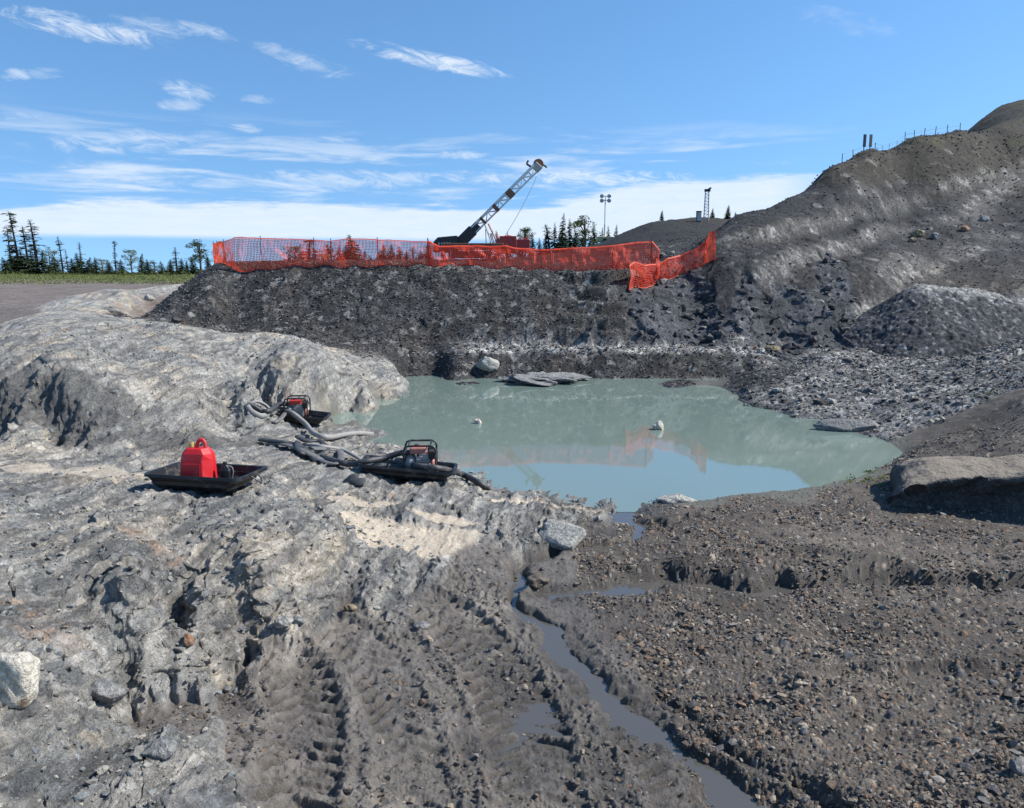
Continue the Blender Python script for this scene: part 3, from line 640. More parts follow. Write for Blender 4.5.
class MB:
    def __init__(self): self.v = []; self.f = []
    def add(self, vs, fs):
        n = len(self.v); self.v += [tuple(p) for p in vs]; self.f += [tuple(n + i for i in f) for f in fs]
    def box(self, c, s, rot=None, taper=1.0):
        m3 = rot if rot is not None else Matrix.Identity(3)
        vs = []
        for z in (-.5, .5):
            t = 1 if z < 0 else taper
            for x, y in ((-.5, -.5), (.5, -.5), (.5, .5), (-.5, .5)):
                vs.append(Vector(c) + m3 @ Vector((x * s[0] * t, y * s[1] * t, z * s[2])))
        self.add(vs, [(3, 2, 1, 0), (4, 5, 6, 7), (0, 1, 5, 4), (1, 2, 6, 5), (2, 3, 7, 6), (3, 0, 4, 7)])
    def tube(self, pts, r, n=8, flat=1.0, caps=True, closed=False):
        pts = [Vector(p) for p in pts]; rs = r if hasattr(r, '__len__') else [r] * len(pts)
        rings = []; up = Vector((0, 0, 1)); prev = None
        for i, p in enumerate(pts):
            if closed: t = pts[(i + 1) % len(pts)] - pts[i - 1]
            else: t = pts[min(i + 1, len(pts) - 1)] - pts[max(i - 1, 0)]
            t = t.normalized() if t.length > 1e-9 else Vector((0, 0, 1))
            ref = prev if prev is not None else (up if abs(t.z) < .95 else Vector((1, 0, 0)))
            a = (ref - t * ref.dot(t)); a = a.normalized() if a.length > 1e-6 else t.orthogonal().normalized()
            prev = a; b = t.cross(a)
            rings.append([p + a * (math.cos(k * 2 * math.pi / n) * rs[i] * flat) + b * (math.sin(k * 2 * math.pi / n) * rs[i]) for k in range(n)])
        vs = [q for rg in rings for q in rg]; fs = []
        for i in range(len(pts) - (0 if closed else 1)):
            a0, b0 = i * n, ((i + 1) % len(pts)) * n
            for k in range(n): fs.append((a0 + k, a0 + (k + 1) % n, b0 + (k + 1) % n, b0 + k))
        if caps and not closed: fs.append(tuple(range(n))[::-1]); fs.append(tuple((len(pts) - 1) * n + k for k in range(n)))
        self.add(vs, fs)
    def lathe(self, prof, c=(0, 0, 0), n=16, rot=None):
        m3 = rot if rot is not None else Matrix.Identity(3); vs = []; fs = []
        for r, z in prof:
            for k in range(n): vs.append(Vector(c) + m3 @ Vector((r * math.cos(k * 2 * math.pi / n), r * math.sin(k * 2 * math.pi / n), z)))
        for i in range(len(prof) - 1):
            for k in range(n): fs.append((i * n + k, i * n + (k + 1) % n, (i + 1) * n + (k + 1) % n, (i + 1) * n + k))
        fs.append(tuple(range(n))[::-1]); fs.append(tuple((len(prof) - 1) * n + k for k in range(n)))
        self.add(vs, fs)
    def build(self, name, mat, parent=None, smooth=False, bevel=0.0, seg=2):
        me = bpy.data.meshes.new(name); me.from_pydata(self.v, [], self.f); me.materials.append(mat)
        if smooth:
            for q in me.polygons: q.use_smooth = True
        me.update(); o = bpy.data.objects.new(name, me); COL.objects.link(o); o.parent = parent
        if bevel:
            b = o.modifiers.new('bevel', 'BEVEL'); b.width = bevel; b.segments = seg; b.limit_method = 'ANGLE'; b.angle_limit = .6
        return o
def rotm(ax, a): return Matrix.Rotation(a, 3, ax)
def spline(pts, n):
    p = [Vector(q) for q in pts]; out = []
    for t in np.linspace(0, len(p) - 1, n):
        i = min(int(t), len(p) - 2); f = t - i; a, b, c, d = p[max(i - 1, 0)], p[i], p[i + 1], p[min(i + 2, len(p) - 1)]
        out.append(.5 * (2 * b + (c - a) * f + (2 * a - 5 * b + 4 * c - d) * f * f + (3 * b - a - 3 * c + d) * f ** 3))
    return out

M_black = simple('black_plastic', (.012, .012, .013), .42, 0, .3, 14, .2, .30)
M_hose = simple('black_hose_rubber', (.035, .036, .038), .55, 0, .5, 9, .2, .5)
M_lay = simple('grey_flat_hose', (.12, .118, .115), .7, 0, .5, 8, .3, .6)
M_palehose = simple('dusty_grey_hose', (.25, .24, .225), .65, 0, .35, 8, .2, .4)
M_red = simple('red_plastic', (.56, .013, .018), .42, 0, .22, 8, .05, .22)
M_net = simple('orange_red_net_plastic', (.92, .10, .045), .55, 0, .12, 3)
_t = M_net.node_tree; _tr = _t.nodes.new('ShaderNodeBsdfTranslucent'); _tr.inputs[0].default_value = (1.0, .16, .07, 1)      # thin plastic: the sun shines through
_mx = _t.nodes.new('ShaderNodeMixShader'); _mx.inputs[0].default_value = .5
_o = next(q for q in _t.nodes if q.type == 'OUTPUT_MATERIAL'); _b = next(q for q in _t.nodes if q.type == 'BSDF_PRINCIPLED')
_t.links.new(_b.outputs[0], _mx.inputs[1]); _t.links.new(_tr.outputs[0], _mx.inputs[2]); _t.links.new(_mx.outputs[0], _o.inputs[0])
M_steel = simple('grey_steel', (.56, .55, .53), .55, .0, .4, 5)
M_mast = simple('pale_grey_mast_paint', (.72, .71, .68), .5, 0, .25, 6)
M_dark = simple('dark_oily_steel', (.04, .036, .034), .55, .3, .6, 6)
M_engine = simple('dusty_aluminium', (.33, .31, .285), .55, .3, .4, 25)
M_pink = simple('faded_red_paint', (.40, .16, .13), .5, 0, .4, 22)
M_rigred = simple('red_machine_paint', (.42, .035, .025), .5, 0, .35, 5)
M_rust = simple('rusty_brown_steel', (.19, .09, .05), .75, .1, .4, 8)
M_brass = simple('tan_cap_plastic', (.42, .30, .10), .5, 0, .2, 20)
M_wood = simple('weathered_grey_wood', (.16, .14, .12), .85, 0, .35, 9)
M_lamp = simple('pale_lamp_housing', (.55, .56, .56), .4, .1, .15, 5)
M_yellow = simple('pale_yellow_plastic', (.48, .42, .18), .5, 0, .2, 5)
M_bark = simple('grey_bark', (.085, .07, .058), .9, 0, .4, 12)
def leafmat(name, lo, hi):
    mt, G, b = material(name)
    pos = G.new('ShaderNodeNewGeometry'); f = G.noise(pos.outputs['Position'], 2.6, 3)
    f2 = G.m('ADD', G.m('MULTIPLY', f, .6), G.m('MULTIPLY', pos.outputs['Random Per Island'], .45))
    G.put(b.inputs['Base Color'], G.mix(f2, lo, hi)); b.inputs['Roughness'].default_value = .75; b.inputs['Specular IOR Level'].default_value = .2
    return mt
M_spruce = leafmat('spruce_needles', (.012, .024, .013), (.045, .065, .026))
M_scrag = leafmat('thin_spruce_needles', (.018, .026, .017), (.05, .058, .03))
M_leaf = leafmat('pale_green_leaves', (.06, .085, .022), (.16, .19, .06))
M_shrub = leafmat('shrub_leaves', (.022, .036, .012), (.075, .095, .03))
M_grass = leafmat('grass_blades', (.06, .09, .018), (.17, .19, .05))

# ------------------------------------------------------------------ gravel heap on the right
def heap():
    a = P(925, 283, 28.6); b2 = P(990, 290, 28.2)
    nx, ny = 400, 300
    gx, gy = np.meshgrid(np.linspace(8.5, 24, nx), np.linspace(22.5, 36, ny)); x = gx.ravel().astype(np.float32); y = gy.ravel().astype(np.float32)
    ex, ey = b2[0] - a[0], b2[1] - a[1]; t = np.clip(((x - a[0]) * ex + (y - a[1]) * ey) / (ex * ex + ey * ey), 0, 1)
    dist = np.hypot(x - a[0] - t * ex, y - a[1] - t * ey)
    crest = a[2] + t * (b2[2] - a[2]) + .12 * fbm(x, y, 2.5, 3, 901)
    z = crest - .66 * (np.sqrt(dist ** 2 + .12) - .3) * (1 + .10 * fbm(x, y, 4, 3, 905))
    idr = np.zeros(len(x), np.float32)
    for k, (wl, am) in enumerate(((.20, .03), (.10, .035))):
        d1, d2, ci = worley(x, y, wl, 910 + 10 * k); fz, _ = facets(x, y, wl, 915 + 10 * k, 1.3, .4)
        z = z + am * ((1 - d1) * ci ** 2 * 1.5 - .2) + .35 * fz; idr = np.where((k == 1) | (ci > .8), ci * 5.3 % 1, idr)
    gz = np.array([ground(p, q) for p, q in zip(x, y)], np.float32)
    keep = z > gz - .25
    c = np.tile(C(.062, .064, .070), (len(x), 1)) * (.45 + .75 * idr)[:, None]; c = lerp(c, (.22, .21, .2), ((idr * 53) % 1 > .9) * .8)
    c *= 1.0
    c = lerp(c, (.30, .29, .27), sst(.9 - dist + .5 * fbm(x, y, .8, 3, 921), 0, .6) * .75)  # colour brightened along the crest to stand for the sun on it
    q = (np.arange(ny - 1)[:, None] * nx + np.arange(nx - 1)).ravel(); qd = np.stack([q, q + 1, q + 1 + nx, q + nx], 1)
    qd = qd[keep[qd].any(1)]; used, inv = np.unique(qd, return_inverse=True)
    org = np.array([(a[0] + b2[0]) / 2, (a[1] + b2[1]) / 2, -2.3])
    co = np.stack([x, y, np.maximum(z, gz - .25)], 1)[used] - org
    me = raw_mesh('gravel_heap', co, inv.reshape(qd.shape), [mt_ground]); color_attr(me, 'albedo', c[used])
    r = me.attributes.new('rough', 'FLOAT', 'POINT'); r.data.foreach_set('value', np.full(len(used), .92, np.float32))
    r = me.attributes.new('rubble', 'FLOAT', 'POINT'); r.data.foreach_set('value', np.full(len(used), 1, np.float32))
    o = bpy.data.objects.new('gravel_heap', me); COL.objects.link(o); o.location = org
    tag(o, 'steep cone of dark crushed gravel with a sunlit crest coloured pale at the foot of the hillside', 'gravel heap')
heap()

# ------------------------------------------------------------------ boulders and stones
def rockmat(name, c, c2, vein=None):
    mt, G, b = material(name)
    t = G.new('ShaderNodeTexCoord').outputs['Object']
    f = G.noise(t, 3.0, 6, .65); f2 = G.noise(t, 22, 5, .7)
    cc = G.mix(G.sstep(f, .35, .68), c, c2)
    if vein: cc = G.mix(G.sstep(G.noise(t, 1.7, 5, .6, 1.2), .56, .66), cc, vein)
    cc = G.mix(1.0, cc, G.mix(G.sstep(f2, .3, .7), (.55, .55, .55), (1.4, 1.4, 1.38)), 'MULTIPLY')
    G.put(b.inputs['Base Color'], cc); b.inputs['Roughness'].default_value = .9; bump(G, b, G.m('ADD', G.m('MULTIPLY', f2, 1.2), f), 1.0, .05)
    return mt
R_cream = rockmat('cream_stone', (.70, .65, .55), (.56, .50, .41), (.30, .20, .13))
R_grey = rockmat('grey_slate_stone', (.20, .205, .205), (.29, .28, .265))
R_pale = rockmat('pale_grey_stone', (.36, .35, .32), (.48, .46, .41))
R_dark = rockmat('dark_shale_stone', (.055, .055, .058), (.10, .095, .09))
R_tan = rockmat('tan_stone', (.36, .27, .15), (.27, .21, .14))
R_red = rockmat('rust_orange_stone', (.34, .16, .085), (.25, .17, .12))
R_brown = rockmat('wet_brown_stone', (.12, .098, .08), (.17, .14, .11))
def boulder_mesh(name, size, mat, seed, cuts=9, sub=4, rough_=.13, boxy=0):
    rnd = random.Random(seed); bm = bmesh.new(); bmesh.ops.create_icosphere(bm, subdivisions=sub, radius=1.0)
    if boxy:
        for v in bm.verts: v.co = Vector([math.copysign(abs(c) ** boxy, c) for c in v.co]) * .9
    planes = []
    for k in range(cuts):
        n = Vector((rnd.gauss(0, 1), rnd.gauss(0, 1), rnd.gauss(0, 1) * .9)).normalized(); planes.append((n, rnd.uniform(.55, .85)))
    co = np.array([v.co[:] for v in bm.verts], np.float32)
    for n, d in planes:
        s = co @ np.array(n[:]); ov = np.maximum(s - d, 0)[:, None]; co -= ov * np.array(n[:]) * .93
    nz = fbm(co[:, 0] * 1.3 + co[:, 2] * .9 + seed * 3.1, co[:, 1] * 1.3 - co[:, 2] * .7 + seed, .8, 5, 950, .55)
    co *= (1 + rough_ * nz)[:, None]
    co *= np.array(size, np.float32)
    for v, c in zip(bm.verts, co): v.co = c
    me = bpy.data.meshes.new(name); bm.to_mesh(me); bm.free(); me.materials.append(mat)
    for q in me.polygons: q.use_smooth = True
    return me
def stone(name, px, py, wpx, hr, mat, label, cat, seed, dr=.8, rz=0.0, tilt=0.0, sink=.25, cuts=9, group=None, sub=4, boxy=0, rg=.13):
    """px, py: foot of the stone; wpx: its width in pixels; hr, dr: height and depth per width"""
    q = hit(px, py); d = q[1] * CP - q[2] * SP; w = wpx * d / FPX / 2
    o = bpy.data.objects.new(name, boulder_mesh(name, (w, w * dr, w * hr), mat, seed, cuts, sub, rg, boxy)); COL.objects.link(o)
    o.location = (q[0], q[1] + w * dr * .7, ground_mean(q[0], q[1] + w * dr * .7, w * .5) + w * hr * (1 - sink * 2) * .8); o.rotation_euler = (tilt, 0, rz)
    if py < 440 and mat is R_cream and name == 'pond_rock': o.location.z = WATER + w * hr * .25
    return tag(o, label, cat, group)
stone('boulder', 0, 700, 60, 1.1, R_cream, 'cream white boulder with rusty marks at the left edge of the rock ledge', 'boulder', 3, .9, sink=.15)
stone('rock_slab', 558, 547, 60, .16, R_pale, 'smooth pale grey slab tilted on its edge beside the stream', 'rock slab', 12, .60, -.70, .42, -.35, 2, sub=5, boxy=.28, rg=.05)
stone('boulder', 488, 377, 23, .75, R_pale, 'squarish pale boulder at the far shore of the pond', 'boulder', 14, .8, .3, 0, .2, 7)
stone('pond_rock', 478, 424, 9, 1.0, R_cream, 'small round cream rock rising from the middle of the pond', 'rock', 5, .9)
stone('pond_rock', 658, 430, 12, 1.3, R_cream, 'pointed cream rock standing in the pond toward its right side', 'rock', 21, .9)
stone('boulder', 832, 404, 12, .75, R_pale, 'white angular boulder on the right shore above the pond', 'boulder', 8, .8)
stone('boulder', 822, 405, 16, .45, R_dark, 'dark flat boulder touching the white one on the right shore', 'boulder', 18, .8)
stone('boulder', 774, 352, 15, .6, R_tan, 'low tan boulder on the bench road at the foot of the cut face', 'boulder', 31, .8)
stone('boulder', 762, 354, 9, .9, R_pale, 'small grey white boulder between the tan and the rusty ones on the bench road', 'boulder', 33, .8)
stone('boulder', 756, 350, 7, .8, R_red, 'small rusty orange boulder on the bench road', 'boulder', 34, .8)
stone('boulder', 848, 364, 12, .5, R_dark, 'dark boulder lying alone in front of the gravel heap', 'boulder', 36, .8)
stone('boulder', 920, 238, 15, .7, R_tan, 'big yellowish boulder halfway up the hillside', 'boulder', 41, .8)
stone('boulder', 913, 243, 10, .7, R_tan, 'small tan boulder just below the big yellowish one on the hillside', 'boulder', 42, .8)
stone('boulder', 937, 240, 11, .7, R_grey, 'grey boulder right of the yellowish one on the hillside', 'boulder', 43, .8)
stone('boulder', 985, 222, 11, .65, R_grey, 'grey boulder high on the hillside near the right edge', 'boulder', 44, .8)
stone('boulder', 966, 232, 10, .7, R_red, 'rusty boulder on the hillside between two grey ones', 'boulder', 47, .8)
stone('rock_slab', 856, 432, 72, .26, R_grey, 'long blue grey slab forming the water line on the right shore', 'rock slab', 51, .3, -.16, 0, .12, 5)
stone('boulder', 175, 323, 13, .5, R_dark, 'dark flat boulder on the crest of the rock hump', 'boulder', 55, .8)
stone('boulder', 148, 301, 11, .9, R_pale, 'pale block on the rock ridge beside the gravel pad', 'boulder', 56, .8)
stone('rock', 420, 628, 20, .45, R_grey, 'flat grey rock lying on the smooth mud', 'rock', 61, .7)
stone('rock', 537, 592, 24, .6, R_brown, 'wet brown block standing in the stream', 'rock', 62, .9, .3, 0, .2, 6)
stone('rock', 676, 503, 46, .26, R_pale, 'pale flat rock on the near shore of the pond', 'rock', 63, .5)
stone('rock', 1021, 775, 18, 1.1, R_grey, 'small grey rock on the gravel at the right edge', 'rock', 64, .9)
stone('rock', 186, 652, 13, 1.2, R_red, 'small rust orange rock at the foot of the ledge', 'rock', 65, .9)
stone('rock', 283, 633, 20, .8, R_pale, 'triangular pale rock leaning on the foot of the ledge', 'rock', 66, .6, .4, .2, .2, 6)
stone('rock', 350, 612, 13, .7, R_tan, 'tan rock where the ledge meets the mud', 'rock', 67, .8)
stone('rock', 297, 628, 17, .5, R_grey, 'flat grey rock right of the triangular pale one', 'rock', 68, .8)
stone('rock', 155, 760, 34, .6, R_grey, 'grey rock on the broken ledge at lower left', 'rock', 69, .8, .5, .1, .2, 8)
stone('rock', 98, 705, 42, .8, R_grey, 'blue grey rock with a rounded top right of the cream boulder', 'rock', 70, .8, .2, 0, .2, 8)
stone('boulder', 780, 392, 12, .5, R_pale, 'light grey boulder in the rubble left of the white one', 'boulder', 71, .8)
stone('boulder', 905, 300, 10, .6, R_red, 'rusty boulder on the slope above the gravel heap', 'boulder', 72, .8)
# undercut ledge at the right
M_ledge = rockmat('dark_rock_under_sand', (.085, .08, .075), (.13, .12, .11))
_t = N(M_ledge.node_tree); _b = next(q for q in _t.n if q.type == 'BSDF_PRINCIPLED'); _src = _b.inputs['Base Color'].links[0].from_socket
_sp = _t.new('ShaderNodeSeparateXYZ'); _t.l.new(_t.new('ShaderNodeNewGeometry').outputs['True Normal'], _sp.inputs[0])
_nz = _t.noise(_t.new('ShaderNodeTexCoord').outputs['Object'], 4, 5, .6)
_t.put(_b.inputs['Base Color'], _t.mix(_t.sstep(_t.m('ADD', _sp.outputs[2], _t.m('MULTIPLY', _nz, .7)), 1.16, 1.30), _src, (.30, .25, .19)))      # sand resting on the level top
def ledge():
    fr = [(886, 503, .03), (898, 508, .20), (915, 508, .34), (940, 509, .46), (970, 510, .44), (1000, 511, .46), (1040, 513, .50), (1090, 515, .52), (1150, 515, .55)]
    w = [np.append(hit(a, b)[:2], h) for a, b, h in fr]
    ns, cross = 150, [(-.02, -.25, .0), (.03, .05, .25), (.10, .30, .4), (.08, .55, .4), (-.04, .78, .35), (-.10, .93, .25), (-.02, 1.0, .06), (.25, 1.02, .03), (.6, 1.06, .03), (1.0, 1.0, .04), (1.4, .75, .1), (1.6, .2, .3), (1.6, -.3, .2)]
    line = spline([Vector(q) for q in w], ns); nc = 60; vs = []
    cs_ = spline([Vector(q) for q in cross], nc)
    gsm = [ground_mean(line[i].x, line[i].y, .6) for i in range(0, ns, 10)]
    for i, q in enumerate(line):
        g0 = float(np.interp(i, np.arange(0, ns, 10), gsm)); k = i / (ns - 1); dep = min(1, .25 + 3 * k)
        for c in cs_: vs.append((q.x + .25 * c.x, q.y + c.x * dep * .95, g0 + c.y * q.z, c.z))
    A_ = np.array(vs, np.float32); x, y, z, am = A_.T
    f1, _ = facets(x * 1.0 + .4 * y, z * 1.6 + .7 * y, .30, 985, 1.3, .6); f2, _ = facets(x + .5 * y, z * 1.5 + y, .11, 987, 1.3, .6); nn = fbm(x + z, y + z * 1.7, .5, 6, 989, .6)
    y2 = y + am * (1.1 * f1 + 1.0 * f2 + .12 * nn); z2 = z + am * (.35 * f1 + .35 * f2 + .04 * nn) + .05 * fbm(x, y, .9, 5, 991, .55)
    org = np.array([line[60].x, line[60].y + .5, ground(line[60].x, line[60].y)], np.float32)
    q_ = (np.arange(ns - 1)[:, None] * nc + np.arange(nc - 1)).ravel()
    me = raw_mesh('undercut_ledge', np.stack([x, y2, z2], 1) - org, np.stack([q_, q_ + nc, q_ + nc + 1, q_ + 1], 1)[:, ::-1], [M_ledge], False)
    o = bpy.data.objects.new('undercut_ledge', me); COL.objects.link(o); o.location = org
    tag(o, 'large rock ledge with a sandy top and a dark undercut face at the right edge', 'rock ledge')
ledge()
stone('rock_ledge', 540, 384, 88, .15, R_grey, 'low pale rock outcrop along the far shore right of the squarish boulder', 'rock ledge', 91, .55, .05, 0, .2, 14, sub=6, rg=.55).location.z = WATER + .06

# ------------------------------------------------------------------ orange safety netting
def net_fence(pts, step, rows, label, strand=.02, seed=0, posts=()):
    """pts: (px, depth, top py)"""
    ln = []
    for px, d, tp in pts:
        if d > 200: a = hit(px, d); d = a[1] * CP - a[2] * SP
        else: a = Pw(px, d, .2)
        zg = ground(a[0], a[1]); ln.append((a[0], a[1], zg, P(px, tp, d)[2]))
    ln = np.array(ln); root = empty('safety_fence', (ln[0][0], ln[0][1], ln[0][2]), 0, label, 'safety fence', 'orange safety fences on the spoil mound')
    org = Vector(ln[0][:3])
    seg = np.hypot(*np.diff(ln[:, :2], axis=0).T); cum = np.concatenate([[0], np.cumsum(seg)])
    n = int(cum[-1] / step); s = np.linspace(0, cum[-1], n)
    bx = np.interp(s, cum, ln[:, 0]); by = np.interp(s, cum, ln[:, 1]); zt = np.interp(s, cum, ln[:, 3])
    zg = np.array([ground(p, q) for p, q in zip(bx, by)]) + .02
    if pts[0][1] > 200: zg = np.interp(s, cum, ln[:, 2])
    else: zg = np.maximum(zg, -.22)
    sag = .05 * np.abs(fbm(s, s * 0 + seed, 1.7, 4, 960)); zt = zt - sag
    tx = np.gradient(bx); ty = np.gradient(by); tl = np.hypot(tx, ty); tx /= tl; ty /= tl
    V = np.zeros((n, rows, 3))
    for j in range(rows):
        f = j / (rows - 1)
        off = (.10 * fbm(s, s * 0 + f * .7 + seed, 1.1, 4, 970, .6) + .05 * perlin(s * 2.6, s * 0 + f * 2, 975)) * (math.sin(f * math.pi) * .8 + .25)
        sh = .03 * perlin(s * 1.5, s * 0 + f * 3 + 5, 977)
        V[:, j, 0] = bx - ty * off + tx * sh; V[:, j, 1] = by + tx * off + ty * sh; V[:, j, 2] = zg + (zt - zg) * f + .02 * perlin(s * 3, s * 0 + f * 4, 979) * (0 < j < rows - 1)
    m_ = MB(); w = strand / 2; vs = []; fs = []
    T = np.stack([tx, ty, tx * 0], 1); NN = np.stack([-ty, tx, tx * 0], 1); TN = T * .8 + NN * .6; HB = NN * .65 + np.array([0, 0, .76])      # strands are twisted tape, not flat in the sheet
    for i in range(n):                                             # upright strands
        b0 = len(vs)
        for j in range(rows): vs += [V[i, j] - TN[i] * w, V[i, j] + TN[i] * w]
        for j in range(rows - 1): fs.append((b0 + 2 * j, b0 + 2 * j + 1, b0 + 2 * j + 3, b0 + 2 * j + 2))
    nrm = np.stack([-ty, tx, tx * 0], 1) * .004
    for j in range(rows):                                          # lengthwise strands
        b0 = len(vs); ww = w * (1.7 if j in (0, rows - 1) else .8)
        for i in range(n): vs += [V[i, j] + nrm[i] - HB[i] * ww, V[i, j] + nrm[i] + HB[i] * ww]
        for i in range(n - 1): fs.append((b0 + 2 * i, b0 + 2 * i + 2, b0 + 2 * i + 3, b0 + 2 * i + 1))
    m_.v = [(q[0] - org.x, q[1] - org.y, q[2] - org.z) for q in vs]; m_.f = fs
    m_.build('net', M_net, root)
    for k in posts:
        d = k; i = min(int(d * (n - 1)), n - 1); p = MB(); z0 = zg[i] - .25 - org.z; x0, y0 = bx[i] - ty[i] * .03 - org.x, by[i] + tx[i] * .03 - org.y
        ln_ = .03 * math.sin(k * 37)
        p.tube([(x0, y0, z0), (x0 + ln_, y0, zt[i] - org.z + .10)], .016, 6); p.build('post', M_rust, root)
    return root
net_fence([(214, 30.80, 243), (219, 29.80, 242), (224, 29.20, 241), (236, 29.00, 237), (262, 29.00, 238.5), (305, 29.10, 239.5), (330, 29.10, 241), (346, 29.10, 238.5), (388, 29.20, 240), (432, 29.30, 242)],
          .052, 20, 'long see-through orange net fence on the left half of the spoil mound crest', .025, 1, (.0, .09, .19, .35, .55, .62, .80, .99))
net_fence([(428, 29.30, 240), (440, 29.30, 246), (470, 29.60, 246), (505, 29.60, 245), (512, 29.60, 247), (530, 29.70, 249), (548, 29.70, 249), (577, 29.80, 248), (612, 29.90, 246), (632, 30.10, 243), (652, 30.20, 241), (659, 30.20, 250)],
          .055, 17, 'dense sagging orange net fence in front of the drill rig', .038, 4, (.0, .18, .34, .49, .62, .80, .97))
net_fence([(629, 291, 266), (634, 290, 262), (645, 288, 265), (658, 284, 264), (667, 280, 257), (680, 275, 255), (695, 269, 249), (706, 264, 240), (708, 263, 232), (715, 260, 231)],
          .058, 15, 'short orange net fence climbing the slope to a tall end at the hillside', .036, 9, (.01, .42, .90, .99))

# ------------------------------------------------------------------ drill rig
def drill_rig():
    dd = 46.0
    base = P(470, 255, dd); gz = ground(base[0], base[1]); org = Vector((base[0], base[1], gz))
    r = empty('drill_rig', org, 0, 'drill rig with a long grey lattice mast tilted to the right behind the orange fence', 'drill rig')
    def L_(px, py, dy=0.0):
        q = P(px, py, dd); return Vector((q[0] - org.x, dy, q[2] - org.z))
    s = dd / FPX
    for sy in (-.85, .85):                                       # crawlers
        t = MB(); path = []
        for k in range(24):
            a = 2 * math.pi * k / 24; path.append((math.copysign(1.25, math.cos(a)) + .34 * math.cos(a), sy, .36 + .34 * math.sin(a)))
        t.tube(path, .17, 4, .35, closed=True); t.box((0, sy, .36), (2.4, .22, .4)); t.build('crawler_track', M_dark, r)
    b = MB(); b.box((.2, 0, .86), (3.6, 1.5, .28)); b.build('deck', M_rust, r, bevel=.03)
    zt = L_(446, 236).z; x0 = L_(434, 240).x; x1 = L_(458, 240).x
    h = MB(); hx = (x0 + x1) / 2
    h.add([(x0, -.6, zt - .95), (x1, -.6, zt - .95), (x1, .6, zt - .95), (x0, .6, zt - .95), (x0 + .02, -.6, zt - .38), (x0 + .28, -.55, zt - .1), (x1, -.55, zt), (x1, .55, zt), (x0 + .28, .55, zt - .1), (x0 + .02, .6, zt - .38)],
          [(3, 2, 1, 0), (0, 1, 6, 5, 4), (2, 3, 9, 8, 7), (1, 2, 7, 6), (5, 6, 7, 8), (4, 5, 8, 9), (0, 4, 9, 3)]); hood = h.build('engine_hood', M_dark, r, bevel=.04)
    v = MB()
    for k in range(5): v.box((x0 + .35 + k * .16, -.605, zt - .6), (.05, .02, .4))
    v.build('vent_grille', M_steel, hood)
    a0, a1 = L_(461, 243), L_(535.5, 170); ax = (a1 - a0).normalized(); up = Vector((-ax.z, 0, ax.x)); Ln = (a1 - a0).length
    mast = MB(); hw, hd = .18, .22
    for u in (-1, 1):
        for w in (-1, 1): mast.tube([a0 + up * hw * u + Vector((0, hd * w, 0)), a1 + up * hw * u + Vector((0, hd * w, 0))], .05 if u > 0 else .038, 6)
    nb = 13
    for k in range(nb):
        p0 = a0 + ax * Ln * k / nb; p1 = a0 + ax * Ln * (k + 1) / nb
        for w in (-1, 1):
            y_ = Vector((0, hd * w, 0)); sg = 1 if k % 2 else -1
            mast.tube([p0 + up * hw * sg + y_, p1 - up * hw * sg + y_], .022, 5); mast.tube([p0 + up * hw + y_, p0 - up * hw + y_], .022, 5)
        for u in (-1, 1): mast.tube([p0 + up * hw * u - Vector((0, hd, 0)), p1 + up * hw * u + Vector((0, hd, 0))], .018, 5)
    mast.build('mast', M_mast, r)
    rail = MB(); rail.box(a0 + ax * Ln * .52 + up * (hw + .06), (Ln * .96, .16, .06), rotm('Y', -math.atan2(ax.z, ax.x))); rail.build('mast_rail', M_steel, r)
    for f, ln_ in ((.47, .22), (.66, .40), (.30, .16)):
        c = MB(); c.box(a0 + ax * Ln * f, (ln_, .56, .46), rotm('Y', -math.atan2(ax.z, ax.x))); c.build('mast_bracket', M_rust, r, bevel=.015)
    low = MB(); low.box(a0 + ax * .45 + up * .03, (1.2, .7, .62), rotm('Y', -math.atan2(ax.z, ax.x))); low.box(a0 + ax * 1.2 + up * .02, (.55, .5, .5), rotm('Y', -math.atan2(ax.z, ax.x))); low.build('rotation_unit', M_dark, r, bevel=.04)
    cr = MB(); cr.box(a1 + ax * .08, (.44, .55, .50), rotm('Y', -math.atan2(ax.z, ax.x)), .8); crown = cr.build('crown_block', M_engine, r, bevel=.05)
    sh = MB(); sh.lathe([(.27, -.07), (.30, -.05), (.30, .05), (.27, .07)], a1 + ax * .26 + up * .06, 20, rotm('X', math.pi / 2)); sh.build('sheave', M_rust, crown)
    ar = MB(); ar.tube([a1 + up * .22 - ax * .15, a1 + up * .55 - ax * .22], .06, 6); ar.tube([a1 + up * .55 - ax * .22, a1 + up * .62 - ax * .02], .05, 6)
    ar.build('crown_arm', M_dark, crown); ar = MB()
    ar.tube([a1 + ax * .40 + up * .1, a1 + ax * .48 - up * .42], .05, 6); ar.build('crown_arm', M_dark, crown)
    for dx in (0, 5):
        st = MB(); st.tube([L_(485 + dx * .7, 224), L_(492 + dx * 1.2, 244, -.3)], .055, 6); st.tube([L_(491 + dx * 1.1, 234, -.12), L_(494 + dx * 1.2, 246, -.3)], .075, 6); st.build('mast_strut', M_pink if dx else M_steel, r)
    cb = MB(); cb.tube(spline([L_(536, 178), L_(531, 190), L_(519, 213), L_(507, 233), L_(500, 244)], 20), .016, 5); cb.build('winch_cable', M_steel, r)
    c2 = MB(); c2.box(L_(508, 245), (1.0, .9, 1.0)); c2.box(L_(508, 238.5), (.42, .6, .32)); c2.build('winch_house', M_rigred, r, bevel=.03)
    c3 = MB(); c3.box(L_(522, 246), (.9, .8, .75)); c3.box(L_(526, 240.5), (.12, .1, .4)); c3.box(L_(518, 241), (.5, .06, .06)); c3.build('control_panel', M_rigred, r, bevel=.02)
    an = MB(); an.tube([L_(486, 244, .4), L_(485.5, 229, .4)], .025, 5); an.build('exhaust_stack', M_dark, r)
    jl = MB()
